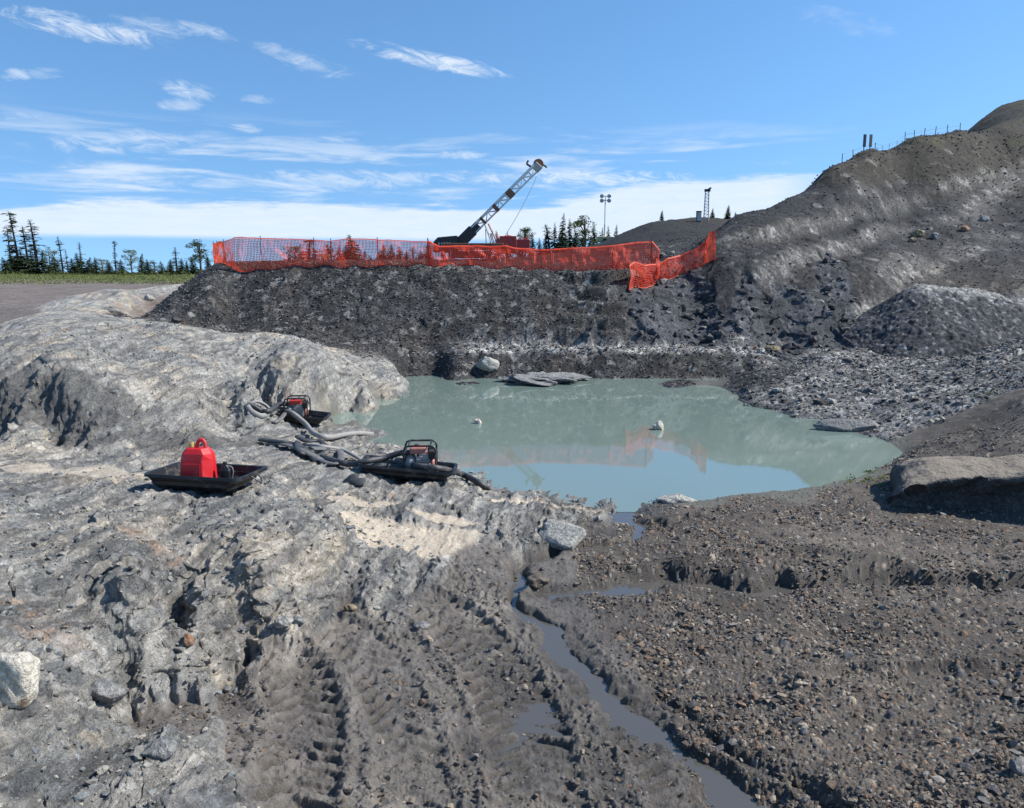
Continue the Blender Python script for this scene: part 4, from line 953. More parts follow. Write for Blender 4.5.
    for px in (452, 500):
        jl = MB(); jl.tube([L_(px, 250, -.9), L_(px, 262, -.9)], .07, 6); jl.build('jack_leg', M_steel, r)
drill_rig()

# ------------------------------------------------------------------ towers, sign and wire fence on the skyline
def light_tower():
    dd = 78.0; q = P(604.5, 240, dd); gz = ground(q[0], q[1]); H_ = P(604.5, 202, dd)[2] - gz
    r = empty('light_tower', (q[0], q[1], gz), 0, 'slim pole carrying four floodlights beyond the right end of the fence', 'light tower')
    p = MB(); p.tube([(0, 0, -.1), (0, 0, H_ * .45)], .075, 8); p.tube([(0, 0, H_ * .45), (0, 0, H_ + .25)], .05, 8); p.build('pole', M_steel, r)
    t = MB(); t.box((0, 0, .35), (1.6, 1.0, .5)); t.tube([(.8, 0, .3), (1.7, 0, .25)], .04, 6); trailer = t.build('trailer', M_yellow, r, bevel=.04)
    for s_ in (-1, 1):
        w = MB(); w.lathe([(.26, -.08), (.28, 0), (.26, .08)], (0, s_ * .6, .17), 16, rotm('X', math.pi / 2)); w.build('wheel', M_dark, trailer)
    c = MB(); c.box((0, 0, H_ + .1), (.75, .05, .06)); c.box((0, 0, H_ + .5), (.75, .05, .06)); c.box((0, 0, H_ + .3), (.06, .05, .5)); c.build('crossarm', M_steel, r)
    for dx in (-.36, .36):
        for dz in (.02, .45):
            l = MB(); l.lathe([(.10, -.16), (.17, -.04), (.21, .06), (.19, .07)], (dx, -.12, H_ + .06 + dz), 12, rotm('X', math.radians(105))); l.build('floodlight', M_lamp, r, True)
light_tower()
def lattice_mast():
    q = hit(706, 221); dd = q[1] * CP - q[2] * SP; H_ = P(706, 192, dd)[2] - q[2]
    r = empty('lattice_mast', q, 0, 'narrow two-legged lattice mast with a small head on the far pile', 'mast')
    w = .17
    for s_ in (-1, 1):
        l = MB(); l.tube([(s_ * w * 1.25, 0, -.1), (s_ * w * .9, 0, H_)], .05, 6); l.build('leg', M_steel, r)
    b = MB(); n = 9
    for k in range(n): b.tube([(-w, 0, H_ * k / n), (w, 0, H_ * (k + 1) / n)], .022, 5); b.tube([(-w, 0, H_ * (k + 1) / n), (w, 0, H_ * (k + 1) / n)], .022, 5)
    b.build('bracing', M_steel, r)
    h = MB(); h.box((.02, 0, H_ + .10), (.5, .25, .22)); h.box((.22, 0, H_ + .26), (.28, .2, .14), rotm('Y', -.5)); h.build('mast_head', M_dark, r, bevel=.02)
lattice_mast()
def hut():
    q = hit(698.5, 222); r = empty('equipment_cabinet', q, 0, 'small grey cabinet standing just left of the lattice mast', 'cabinet')
    b = MB(); b.box((0, 0, .42), (.40, .35, .85)); b.build('body', M_wood, r, bevel=.02); t = MB(); t.box((0, 0, .88), (.46, .42, .05)); t.build('roof', M_dark, r)
    d = MB(); d.box((0, -.182, .42), (.32, .015, .7)); d.build('door', M_steel, r)
hut()
def sign():
    q = hit(866.5, 154); dd = q[1] * CP - q[2] * SP; s = dd / FPX
    r = empty('skyline_sign', q, .15, 'pair of narrow upright dark boards on posts on the skyline of the hill', 'sign')
    for dx in (-.17, .20):
        p = MB(); p.tube([(dx, .03, -.2), (dx, .03, 18.5 * s)], .03, 6); p.build('post', M_wood, r)
        b = MB(); b.box((dx, 0, 12.5 * s), (.17, .03, 12 * s)); b.build('board', M_dark if dx < 0 else M_wood, r)
sign()
def wire_fence():
    pp = []
    for px, py in ((842, 160), (853, 156), (875, 150), (882, 147), (889, 145), (897, 142), (905, 140), (914, 138), (924, 136), (935, 134), (947, 132.5), (960, 130.5)):
        q = hit(px, py + 3); pp.append(Vector(q))
    r = empty('wire_fence', pp[0], 0, 'wire fence on thin posts running up the skyline of the hill', 'fence')
    for k, q in enumerate(pp):
        p = MB(); a = q - pp[0]; hgt = .50 if k < 6 else .62; p.tube([a + Vector((0, 0, -.25)), a + Vector((.03 * math.sin(k * 5), 0, hgt))], .024, 5); p.build('post', M_wood, r)
    for h in (.22, .45):
        w = MB(); w.tube([q - pp[0] + Vector((0, 0, h)) for q in pp], .006, 4); w.build('wire', M_dark, r)
wire_fence()

# ------------------------------------------------------------------ sleds, pumps, fuel can, hoses
def sled(q, rz, Ln, Wd, Ht, label, tx=0.0, ty=0.0):
    r = empty('plastic_sled', q, 0, label, 'sled', 'black plastic sleds on the rock ledge', rot=(tx, ty, rz))
    def loop(l0, l1, w, z, k=.07):
        pts = []
        for (cx, cy, a0) in ((l1 - k, w / 2 - k, 0), (l0 + k, w / 2 - k, 90), (l0 + k, -w / 2 + k, 180), (l1 - k, -w / 2 + k, 270)):
            for a in (0, 30, 60, 90): pts.append((cx + k * math.cos(math.radians(a0 + a)), cy + k * math.sin(math.radians(a0 + a)), z))
        return pts
    a, b = -Ln / 2, Ln / 2
    loops = [loop(a + .10, b - .16, Wd - .16, .0), loop(a + .05, b - .10, Wd - .08, .05), loop(a + .035, b - .07, Wd - .07, Ht * .55), loop(a + .02, b - .05, Wd - .055, Ht * .58), loop(a, b, Wd - .02, Ht), loop(a - .03, b + .04, Wd + .04, Ht + .005), loop(a - .035, b + .045, Wd + .05, Ht - .03), loop(a - .015, b + .02, Wd + .01, Ht - .03),
             loop(a + .012, b - .035, Wd - .04, Ht * .56), loop(a + .02, b - .06, Wd - .05, Ht * .52), loop(a + .032, b - .08, Wd - .06, .045), loop(a + .09, b - .15, Wd - .15, -.012)]
    m_ = MB(); vs = [p for lp in loops for p in lp]; n = 16; fs = []
    for i in range(len(loops) - 1):
        for k in range(n): fs.append((i * n + k, i * n + (k + 1) % n, (i + 1) * n + (k + 1) % n, (i + 1) * n + k))
    fs.append(tuple(range(n))); fs.append(tuple((len(loops) - 1) * n + k for k in range(n))[::-1]); m_.add(vs, fs)
    m_.build('tray', M_black, r)
    rb = MB()
    for y_ in np.linspace(-Wd * .28, Wd * .28, 4): rb.box(((a + b) / 2 - .03, y_, .006), (Ln * .72, .035, .012))
    rb.build('floor_rib', M_black, r)
    rp = MB(); rp.tube(spline([(b + .03, -.08, Ht - .02), (b + .10, -.05, Ht - .08), (b + .12, 0, Ht - .11), (b + .10, .05, Ht - .08), (b + .03, .08, Ht - .02)], 14), .009, 5); rp.build('tow_rope', M_hose, r)
    return r
def pump(q, rz, label, tank):
    r = empty('water_pump', q, rz, label, 'water pump', 'petrol water pumps in sleds')
    f = MB(); w, dp, h = .225, .19, .44
    for y_ in (-dp, dp):
        pts = [(-w, y_, .02), (-w, y_, h - .07), (-w + .02, y_, h - .02), (-w + .07, y_, h), (w - .07, y_, h), (w - .02, y_, h - .02), (w, y_, h - .07), (w, y_, .02), (w - .03, y_, .0), (-w + .03, y_, .0)]
        f.tube(pts, .015, 7, closed=True)
    for x_ in (-w, w):
        f.tube([(x_, -dp, .02), (x_, dp, .02)], .015, 7); f.tube([(x_, -dp, h - .12), (x_, dp, h - .12)], .013, 7)
    f.tube([(-w + .07, -dp, h), (-w + .07, dp, h)], .013, 7); f.tube([(w - .07, -dp, h), (w - .07, dp, h)], .013, 7)
    f.build('roll_cage', M_black, r, True)
    e = MB(); e.box((.04, 0, .16), (.19, .24, .22)); e.box((.05, -.04, .28), (.13, .14, .05))
    for k in range(5): e.box((.04, 0, .09 + k * .035), (.215, .26, .010))
    e.build('engine_block', M_engine, r, bevel=.008)
    t = MB(); t.box((-.03, .02, .345), (.24, .24, .10)); tk = t.build('fuel_tank', tank, r, bevel=.025, seg=3)
    c = MB(); c.lathe([(.035, 0), (.035, .025), (.03, .03)], (-.05, .0, .395), 14); c.build('fuel_cap', M_black, tk)
    v = MB(); v.lathe([(.05, -.07), (.12, -.06), (.135, 0), (.12, .06), (.05, .07)], (-.135, 0, .15), 18, rotm('Y', math.pi / 2)); v.tube([(-.15, 0, .2), (-.15, 0, .31)], .035, 10); v.tube([(-.19, -.02, .14), (-.25, -.05, .14)], .038, 10); v.build('pump_housing', M_engine, r, True)
    mf = MB(); mf.box((.165, -.05, .29), (.09, .17, .12)); mf.build('muffler', M_dark, r, bevel=.012)
    ac = MB(); ac.box((.15, .09, .30), (.10, .10, .13)); ac.build('air_filter', M_black, r, bevel=.012)
    rc_ = MB(); rc_.lathe([(.10, 0), (.10, .04), (.07, .055)], (.15, -.0, .14), 16, rotm('Y', math.pi / 2)); rc_.build('recoil_starter', M_pink, r, True)
    for x_ in (-w, w):
        ft = MB(); ft.box((x_, 0, .0), (.045, .3, .03)); ft.build('foot', M_hose, r)
    return r
def seat_on(x, y, rad): return ground_mean(x, y, rad)
def plane_tilt(x, y, rz, L2, W2):
    cx, sx = math.cos(rz), math.sin(rz)
    zx = (ground_mean(x + cx * L2, y + sx * L2, .15) - ground_mean(x - cx * L2, y - sx * L2, .15)) / (2 * L2)
    zy = (ground_mean(x - sx * W2, y + cx * W2, .15) - ground_mean(x + sx * W2, y - cx * W2, .15)) / (2 * W2)
    return math.atan(zy) * .5, -math.atan(zx) * .6
def place_sled(px, py, rz, Ln, Wd, Ht, label, up=.05):
    q = hit(px, py); tx, ty = plane_tilt(q[0], q[1], rz, Ln * .4, Wd * .4); z = ground_mean(q[0], q[1], Ln * .35) + up
    return sled((q[0], q[1], z), rz, Ln, Wd, Ht, label, tx, ty)
s1 = place_sled(208, 492, -.15, 1.10, .72, .17, 'black sled holding the red fuel can on the rock ledge', .06)
def on_sled(s_, x, y, z=.0): return s_.matrix_basis @ Vector((x, y, z)), s_.rotation_euler
# fuel can
p_, e_ = on_sled(s1, -.06, -.08, .015)
jc = empty('fuel_can', p_, 0, 'bright red plastic fuel can standing in the black sled', 'fuel can', rot=(e_.x, e_.y, e_.z + .10))
m_ = MB()
prof = [(.0, .170, .125), (.02, .182, .135), (.25, .170, .122), (.31, .158, .112), (.35, .125, .09), (.365, .115, .08)]
vs, fs = [], []
for z, hx, hy in prof:
    c = .075 if z < .3 else .045
    for x_, y_ in ((hx, -hy + .10), (hx, hy - .03), (hx - .03, hy), (-hx + .03, hy), (-hx, hy - .03), (-hx, -hy + .03), (-hx + .03, -hy), (hx - c, -hy)): vs.append((x_, y_, z))
for i in range(len(prof) - 1):
    for k in range(8): fs.append((i * 8 + k, i * 8 + (k + 1) % 8, (i + 1) * 8 + (k + 1) % 8, (i + 1) * 8 + k))
fs.append(tuple(range(8))[::-1]); fs.append(tuple((len(prof) - 1) * 8 + k for k in range(8))); m_.add(vs, fs); body = m_.build('body', M_red, jc, bevel=.012, seg=3)
m_ = MB(); m_.tube(spline([(-.01, 0, .355), (.0, 0, .415), (.03, 0, .435), (.065, 0, .43), (.085, 0, .40), (.09, 0, .352)], 16), .021, 8); m_.build('handle', M_red, jc, True)
m_ = MB(); m_.lathe([(.034, 0), (.036, .012), (.034, .045), (.026, .05)], (-.06, -.01, .362), 16, rotm('Y', -.25)); m_.build('cap', M_brass, jc)
jc.scale = (1.0, 1.0, 1.2)
m_ = MB(); m_.box((-.02, -.137, .14), (.20, .008, .16), rotm('X', -.055)); m_.build('raised_panel', M_red, body, bevel=.003)
# oil bottle
p_, e_ = on_sled(s1, .24, -.02, .012)
ob = empty('oil_bottle', p_, 0, 'black oil bottle beside the red fuel can in the sled', 'bottle', rot=(e_.x, e_.y, e_.z + .3))
m_ = MB(); vs, fs = [], []
prof = [(0, .060, .040), (.01, .066, .045), (.17, .066, .045), (.215, .05, .036), (.24, .024, .024)]
for z, hx, hy in prof:
    for a in range(12):
        t = a * math.pi / 6; vs.append((hx * math.copysign(abs(math.cos(t)) ** .6, math.cos(t)), hy * math.copysign(abs(math.sin(t)) ** .6, math.sin(t)), z))
for i in range(len(prof) - 1):
    for k in range(12): fs.append((i * 12 + k, i * 12 + (k + 1) % 12, (i + 1) * 12 + (k + 1) % 12, (i + 1) * 12 + k))
fs.append(tuple(range(12))[::-1]); fs.append(tuple((len(prof) - 1) * 12 + k for k in range(12))); m_.add(vs, fs); m_.build('body', M_black, ob, bevel=.004)
m_ = MB(); m_.lathe([(.026, 0), (.026, .03), (.022, .034)], (0, 0, .238), 14); m_.build('cap', M_black, ob)
m_ = MB(); m_.tube(spline([(.03, 0, .225), (.075, 0, .205), (.088, 0, .15), (.075, 0, .09), (.064, 0, .06)], 12), .010, 6); m_.build('handle', M_lay, ob, True)

s2 = place_sled(408, 481, .02, 1.30, .62, .16, 'black sled with a caged pump at the near edge of the pond', .05)
p_, e_ = on_sled(s2, .18, .04, .035)
pm2 = pump(p_, .06, 'caged pump in the black sled nearest the pond edge', M_pink)
s3 = place_sled(299, 424, .05, 1.10, .62, .17, 'black sled with a pump below the rock hump at the inlet', .05)
p_, e_ = on_sled(s3, -.03, .03, .035)
pm3 = pump(p_, .1, 'caged pump with a red tank in the far sled below the rock hump', M_rigred)

def hose(name, pts, r, mat, label, flat=1.0, n=60, group=None, jit=0.0):
    """pts: (px, py, lift) lying on the ground, or a Vector in place"""
    w = []
    for p in pts:
        if isinstance(p, Vector): w.append(p); continue
        q = hit(p[0], p[1]); w.append(Vector((q[0], q[1], ground_mean(q[0], q[1], .08) + r * flat + p[2])))
    c = spline(w, n); org = w[0].copy()
    m_ = MB(); m_.tube([q - org for q in c], r, 10, flat); o = m_.build(name, mat, None, True); o.location = org
    return tag(o, label, 'hose', group)
GH = 'pump hoses on the rock ledge'
def wp(o, x, y, z): return o.location + Matrix.Rotation(o.rotation_euler.z, 3, 'Z') @ Vector((x, y, z))
hose('suction_hose', [wp(pm2, -.10, -.16, .15), wp(pm2, .05, -.30, .17), wp(pm2, .32, -.30, .13), (462, 479, .03), (478, 485, .02), (490, 490, -.03), (500, 493, -.12)], .045, M_hose, 'thick black hose running from the near pump down into the pond', group=GH)
hose('discharge_hose', [wp(pm2, -.15, .0, .30), wp(pm2, -.30, -.02, .30), wp(pm2, -.52, -.04, .24), (366, 472, .12), (350, 468, .03), (338, 465, .03), (322, 462, .03)], .043, M_hose, 'black hose arching left from the near pump to the pile of hoses', group=GH)
hose('flat_hose', [(268, 446, .02), (285, 449, .05), (305, 456, .05), (322, 464, .04), (334, 467, .03), (341, 463, .05), (339, 456, .06), (328, 453, .06), (312, 455, .08)], .060, M_lay, 'grey flat hose folded into a loop on the ledge', .35, group=GH)
hose('flat_hose', [(262, 443, .02), (278, 446, .04), (296, 450, .04), (309, 456, .02), (318, 463, .0)], .070, M_hose, 'thick black flat hose leading from the rock into the hose pile', .45, group=GH)
hose('flat_hose', [(304, 448, .03), (322, 454, .09), (342, 456, .08), (358, 462, .05), (366, 468, .03)], .045, M_palehose, 'pale dusty hose lying across the top of the hose pile', .6, group=GH)
hose('flat_hose', [(298, 446, .12), (306, 449, .12), (320, 450, .13), (327, 455, .05), (315, 459, .02), (300, 455, .03), (298, 449, .08)], .055, M_hose, 'black hose coiled on top of the hose pile', .5, group=GH)
hose('flat_hose', [wp(s2, -.10, .05, .10), wp(s2, -.35, -.05, .16), wp(s2, -.55, -.10, .12), wp(s2, -.70, -.18, .04), (352, 482, .03), (356, 486, .02), (364, 487, .01)], .075, M_hose, 'black flat hose heaped in the near sled and spilling over its left end', .45, group=GH)
hose('flat_hose', [wp(s2, -.05, .16, .09), wp(s2, -.25, .12, .19), wp(s2, -.48, .05, .15), wp(s2, -.62, -.02, .05)], .09, M_lay, 'grey flat hose bunched behind the black one in the near sled', .5, group=GH)
hose('suction_hose', [wp(pm3, -.18, -.10, .16), wp(pm3, -.02, -.34, .16), (306, 431, .10), (314, 437, .05), (328, 440, .03), (345, 439, .02), (360, 436, .01), (372, 434, -.06)], .048, M_palehose, 'pale grey hose curving from the far pump into the inlet water', group=GH)
hose('discharge_hose', [wp(pm3, -.15, 0, .30), wp(pm3, -.35, .0, .30), (270, 419, .10), (262, 416, .03), (254, 412, .03), (247, 409, .03)], .048, M_hose, 'dark hose leading left from the far pump across the rock', group=GH)
hose('flat_hose', [(247, 408, .02), (256, 408, .08), (266, 411, .08), (270, 416, .04), (262, 419, .03), (252, 415, .03), (247, 410, .05)], .05, M_palehose, 'pale hose looped on the rock left of the far sled', .6, group=GH)
hose('flat_hose', [(272, 419, .05), (279, 417, .10), (286, 416, .10), (281, 421, .04), (274, 425, .02)], .05, M_lay, 'crumpled grey hose end against the left side of the far sled', .5, group=GH)

# ------------------------------------------------------------------ trees
def spruce_meshes(seed, dense, top_tuft=False):
    rnd = random.Random(seed); t = MB(); bend = [rnd.uniform(-.004, .004), rnd.uniform(-.004, .004)]
    t.tube([(bend[0] * k * k * .3, bend[1] * k * k * .3, k / 6 - .03) for k in range(7)], [.016 * (1 - k / 7) + .002 for k in range(7)], 6)
    c = MB(); nl = 38 if dense else 30
    for i in range(nl):
        z = (.06 if dense else .16) + (.94 if dense else .83) * (i / (nl - 1)) ** .95
        f = 1 - z
        R_ = (.19 * f ** .8 + .014) if dense else (.105 * f ** .6 + .022) * rnd.uniform(.35, 1.3)
        if top_tuft and .82 < z < .97: R_ = .07 * rnd.uniform(.7, 1.2)
        if not dense and rnd.random() < .2 and z < .7: continue
        nb = rnd.randint(5, 8) if dense else rnd.randint(3, 6)
        for k in range(nb):
            a = rnd.uniform(0, 6.28); L_ = R_ * rnd.uniform(.55, 1.2); dz = -L_ * rnd.uniform(.15, .6)
            dx, dy = math.cos(a), math.sin(a); w = L_ * rnd.uniform(.18, .34) + .004
            o = Vector((bend[0] * (z * 6) ** 2 * .3, bend[1] * (z * 6) ** 2 * .3, z)); tip = o + Vector((dx * L_, dy * L_, dz)); mid = o + Vector((dx * L_ * .55, dy * L_ * .55, dz * .25)); sd = Vector((-dy, dx, 0))
            for s_ in (-1, 1):
                c.add([o, mid + sd * w * s_ + Vector((0, 0, -w * .5)), tip], [(0, 1, 2)])
                q = mid + sd * w * s_ * .4; c.add([q + Vector((0, 0, .006)), q + sd * s_ * w * .8 + Vector((dx * w, dy * w, -w * 1.1)), q + Vector((dx * L_ * .3, dy * L_ * .3, -w * .8))], [(0, 1, 2)])
    return t, c
def broadleaf_meshes(seed, wide=.28, club=False):
    rnd = random.Random(seed); t = MB(); t.tube([(0, 0, -.03), (.01, 0, .3), (.0, .01, .6), (.01, 0, .85)], [.02, .015, .010, .004], 6)
    c = MB(); clumps = []
    for k in range(26):
        z = rnd.uniform(.38, .97) if club else rnd.uniform(.18, .95); a = rnd.uniform(0, 6.28); rr_ = wide * rnd.uniform(.2, .8) * (1 - abs(z - .55) * .8)
        clumps.append((rr_ * math.cos(a), rr_ * math.sin(a), z, rnd.uniform(.05, .11)))
        t.tube([(0, 0, z * .75), (rr_ * math.cos(a), rr_ * math.sin(a), z)], [.006, .002], 4)
    for x, y, z, r_ in clumps:
        for k in range(60):
            d = Vector((rnd.gauss(0, 1), rnd.gauss(0, 1), rnd.gauss(0, .8))).normalized() * r_ * rnd.uniform(.3, 1.0) ** .6; p = Vector((x, y, z)) + d; s_ = rnd.uniform(.009, .017)
            u_ = Vector((rnd.gauss(0, 1), rnd.gauss(0, 1), rnd.gauss(0, 1))).normalized(); w_ = u_.orthogonal().normalized()
            c.add([p - u_ * s_, p + w_ * s_ * .6, p + u_ * s_, p - w_ * s_ * .6], [(0, 1, 2, 3)])
    return t, c
PROTO = {}
def mesh_of(kind):
    if kind not in PROTO:
        k, sd = kind[0], int(kind[1:])
        t, c = spruce_meshes(sd, True) if k == 'd' else spruce_meshes(sd, False, sd % 2 == 1) if k == 's' else broadleaf_meshes(sd, .28 if k == 'b' else .22, k == 'c')
        out = []
        for nm, m_, mat in (('trunk', t, M_bark), ('crown', c, {'d': M_spruce, 's': M_scrag}.get(k, M_leaf))):
            me = bpy.data.meshes.new(nm); me.from_pydata(m_.v, [], m_.f); me.materials.append(mat); out.append((nm, me))
        PROTO[kind] = out
    return PROTO[kind]
def tree(kind, px, topy, dd, label, group, wide=1.0):
    wide *= 1.35
    q = Pw(px, dd, 0); gz = ground(q[0], q[1]); H_ = max(1.0, P(px, topy, dd)[2] - gz)
    nm = {'d': 'spruce_tree', 's': 'spruce_tree'}.get(kind[0], 'broadleaf_tree')
    r = empty(nm, (q[0], q[1], gz), random.uniform(0, 6.28), label, 'tree', group); r.scale = (H_ * wide, H_ * wide, H_)
    for pn, me in mesh_of(kind):
        o = bpy.data.objects.new(pn, me); COL.objects.link(o); o.parent = r
GL = 'trees along the left edge beyond the grass'
for kind, px, ty, dd, w, lab in (
    ('s3', 12, 226, 96, 1.2, 'thin leaning spruce left of the tallest one'), ('s1', 19.5, 211, 98, 1.15, 'tallest thin spruce of the left tree line with a club-shaped top'),
    ('s2', 29, 226, 97, 1.4, 'scraggly spruce just right of the tallest one'), ('s4', 38, 220, 95, 1.5, 'tall bushy-sided spruce, second tallest of the left tree line'),
    ('b1', 51, 247, 97, 1.1, 'round pale leafy tree right of the tall spruces'), ('s6', 63, 236, 99, 1.2, 'thin spruce with a small dense top right of the round leafy tree'),
    ('s8', 68, 249, 101, 1.0, 'short bare-looking spruce beside the thin one'), ('s10', 82, 242, 98, 1.3, 'lone spire-like spruce over low bushes in the left tree line'),
    ('s5', 116, 240, 100, 1.0, 'isolated pole-like spruce with almost no lower branches'), ('b2', 132, 249, 98, 1.1, 'pale leafy tree in the middle of the gap beside a dark spruce'),
    ('d2', 142, 253, 97, 1.2, 'dark dense spruce touching the pale leafy tree'), ('s12', 177, 247, 99, 1.9, 'airy spruce with wide thin branches left of the mound'),
    ('d3', 187, 260, 97, 1.2, 'short dark spruce right of the airy one'), ('c1', 201, 240, 97, 1.5, 'pale leafy tree with a high round crown beside the spoil mound'),
    ('d1', 209, 254, 96, 1.2, 'dark spruce hard against the spoil mound end')):
    tree(kind, px, ty, dd, lab, GL, w)
for k, (kind, px, ty) in enumerate((('d1', 6, 262), ('d2', 24, 254), ('d3', 33, 256), ('d4', 43, 255), ('d1', 73, 263), ('d4', 80, 258), ('d2', 89, 262), ('d3', 96, 262), ('b3', 103, 263), ('d1', 110, 265), ('d4', 122, 264), ('d2', 149, 264), ('b1', 155, 265), ('d3', 162, 266), ('d1', 170, 264), ('d4', 182, 263), ('d2', 194, 262), ('d2', 14, 258), ('d4', 56, 260))):
    tree(kind, px, ty - 5, 88 + 6 * ((k * .37) % 1), 'small low tree filling the left tree line between the tall spruces', 'small fill trees of the left tree line', 1.9)
GF = 'trees seen through the left orange fence'
for kind, px, ty, w, lab in (
    ('c2', 296, 247, 1.2, 'small leafy tree farthest left behind the orange netting'), ('s7', 309, 240, 1.6, 'pointed spruce second from left behind the orange netting'), ('b3', 323, 249, 1.3, 'round leafy tree behind the netting right of the pointed spruce'),
    ('s2', 333, 245, 1.6, 'thin spruce behind the netting between the round tree and a spruce trio'), ('d3', 340, 247, 1.1, 'left spruce of the trio behind the netting'), ('d1', 347, 242, 1.1, 'middle spruce of the trio behind the netting'),
    ('d2', 355, 236, 1.2, 'broadest and tallest tree behind the left netting'), ('d4', 364, 252, 1.2, 'short spruce right of the broadest tree behind the netting'), ('d3', 384, 244, 1.0, 'tallest spruce of the row right of the gap behind the netting'),
    ('d1', 390, 246, 1.0, 'spruce touching the tallest of the right row behind the netting'), ('d2', 401, 247, 1.0, 'spruce in the middle of the right row behind the netting'), ('s4', 413, 247, 1.5, 'thin spruce near the right end of the left netting'), ('d4', 427, 244, 1.1, 'spruce at the left of the rig engine hood')):
    tree(kind, px, ty - 1, 104, lab, GF, w * 1.7)
for k, (kind, px, ty) in enumerate((('d2', 288, 254), ('d4', 302, 252), ('d1', 316, 253), ('b2', 328, 254), ('d3', 371, 255), ('d1', 379, 252), ('d4', 395, 251), ('d2', 407, 251), ('d3', 420, 250))):
    tree(kind, px, ty, 102 + 5 * ((k * .37) % 1), 'short fill tree low behind the left orange netting', 'short fill trees behind the left fence', 2.2)
GR_ = 'trees right of the drill rig'
for kind, px, ty, w, lab in (
    ('d1', 498, 231, .9, 'dark spruce just right of the mast struts'), ('d3', 507, 232, .9, 'dark spruce above the red winch'), ('c3', 525, 227, 1.1, 'bare-stemmed tree with a tufted top above the red machinery'), ('d4', 532, 232, .9, 'small spruce right of the tufted tree'),
    ('d2', 545, 229, .8, 'leftmost spruce of the dark clump beside the rig'), ('s2', 550, 224, 1.7, 'narrow spruce second in the dark clump'), ('d3', 554, 223, .75, 'slim spruce third in the dark clump'), ('d1', 561, 214, .75, 'tallest spruce of the dark clump right of the rig'),
    ('d4', 569, 219, .8, 'second tallest spruce of the dark clump'), ('d2', 576, 227, .8, 'short spruce at the right of the dark clump'), ('c1', 584, 217, 1.3, 'pale thin leafy tree right of the dark clump'), ('d1', 594, 224, .85, 'spruce left of the floodlight pole'),
    ('d3', 601, 228, .8, 'short spruce touching the floodlight pole on its left'), ('d4', 608, 226, .75, 'spruce touching the floodlight pole on its right'), ('d2', 615, 225, .75, 'lone spruce at the right of the floodlight pole')):
    tree(kind, px, ty, 108, lab, GR_, w)
for k, (kind, px, ty) in enumerate((('d4', 540, 238), ('d1', 558, 234), ('d3', 566, 233), ('d2', 581, 236), ('d4', 589, 236), ('d1', 520, 240), ('d3', 490, 240))):
    tree(kind, px, ty, 104, 'low spruce filling the foot of the clump right of the rig', 'low fill spruces right of the rig', 1.1)
GS = 'small spruces on the far pile'
for kind, px, ty, dd, w, lab in (('d2', 660, 217, 72, 1.2, 'tiny spruce on the left top of the far pile'), ('d1', 725, 206, 76, 1.3, 'largest spruce on the far pile right of the mast'), ('d3', 733, 213, 76, 1.4, 'tiny spruce right of the largest one on the far pile'), ('d4', 710, 213, 75, 1.3, 'tiny spruce at the foot of the lattice mast')):
    tree(kind, px, ty, dd, lab, GS, w)

# ------------------------------------------------------------------ grass, undergrowth, loose stones
def clump_cloud(name, centres, n, leaf, mat, label):
    rnd = random.Random(5); vs, fs = [], []
    for (x, y, z, r_) in centres:
        for k in range(n):
            d = Vector((rnd.gauss(0, 1), rnd.gauss(0, 1), abs(rnd.gauss(0, .8)))).normalized() * r_ * rnd.uniform(.2, 1) ** .5; p = Vector((x, y, z)) + d; s_ = leaf * rnd.uniform(.6, 1.4)
            u_ = Vector((rnd.gauss(0, 1), rnd.gauss(0, 1), rnd.gauss(0, 1))).normalized(); w_ = u_.orthogonal().normalized(); b0 = len(vs)
            vs += [p - u_ * s_, p + w_ * s_ * .6, p + u_ * s_, p - w_ * s_ * .6]; fs.append((b0, b0 + 1, b0 + 2, b0 + 3))
    m_ = MB(); m_.v = [tuple(q) for q in vs]; m_.f = fs; o = m_.build(name, mat); tag(o, label, name.replace('_', ' '), None, 'stuff'); return o
cs = []
for k in range(190):
    q = Pw(random.uniform(-120, 222), random.uniform(86, 104), 0); cs.append((q[0], q[1], ground(q[0], q[1]) - .1, random.uniform(.25, .65)))
for k in range(70):
    q = Pw(random.uniform(285, 620), random.uniform(98, 112), 0); cs.append((q[0], q[1], ground(q[0], q[1]) - .1, random.uniform(.4, .9)))
clump_cloud('undergrowth', cs, 60, .13, M_shrub, 'low green bushes growing below the distant trees')
rnd = random.Random(9); vs, fs = [], []
for k in range(16000):
    q = Pw(rnd.uniform(-150, 200), rnd.uniform(60, 88), 0)
    if ground(q[0], q[1]) < -.95: continue
    z = ground(q[0], q[1]) - .03; a = rnd.uniform(0, 6.28); h = rnd.uniform(.08, .2); w = rnd.uniform(.02, .05); b0 = len(vs)
    vs += [(q[0] - math.cos(a) * w, q[1] - math.sin(a) * w, z), (q[0] + math.cos(a) * w, q[1] + math.sin(a) * w, z), (q[0] + rnd.uniform(-.12, .12), q[1] + rnd.uniform(-.12, .12), z + h)]; fs.append((b0, b0 + 1, b0 + 2))
m_ = MB(); m_.v = vs; m_.f = fs; tag(m_.build('grass', M_grass), 'strip of bright green grass between the gravel pad and the trees', 'grass', None, 'stuff')
# sparse weeds on the right bank
cs = []
for (px, py, n_) in ((862, 482, 7), (985, 395, 5), (880, 476, 5), (1000, 470, 3)):
    for k in range(n_):
        q = hit(px + rnd.uniform(-18, 18), py + rnd.uniform(-6, 5)); cs.append((q[0], q[1], q[2], rnd.uniform(.04, .10)))
clump_cloud('weeds', cs, 26, .018, M_leaf, 'sparse yellow green weeds on the gravel bank right of the pond')

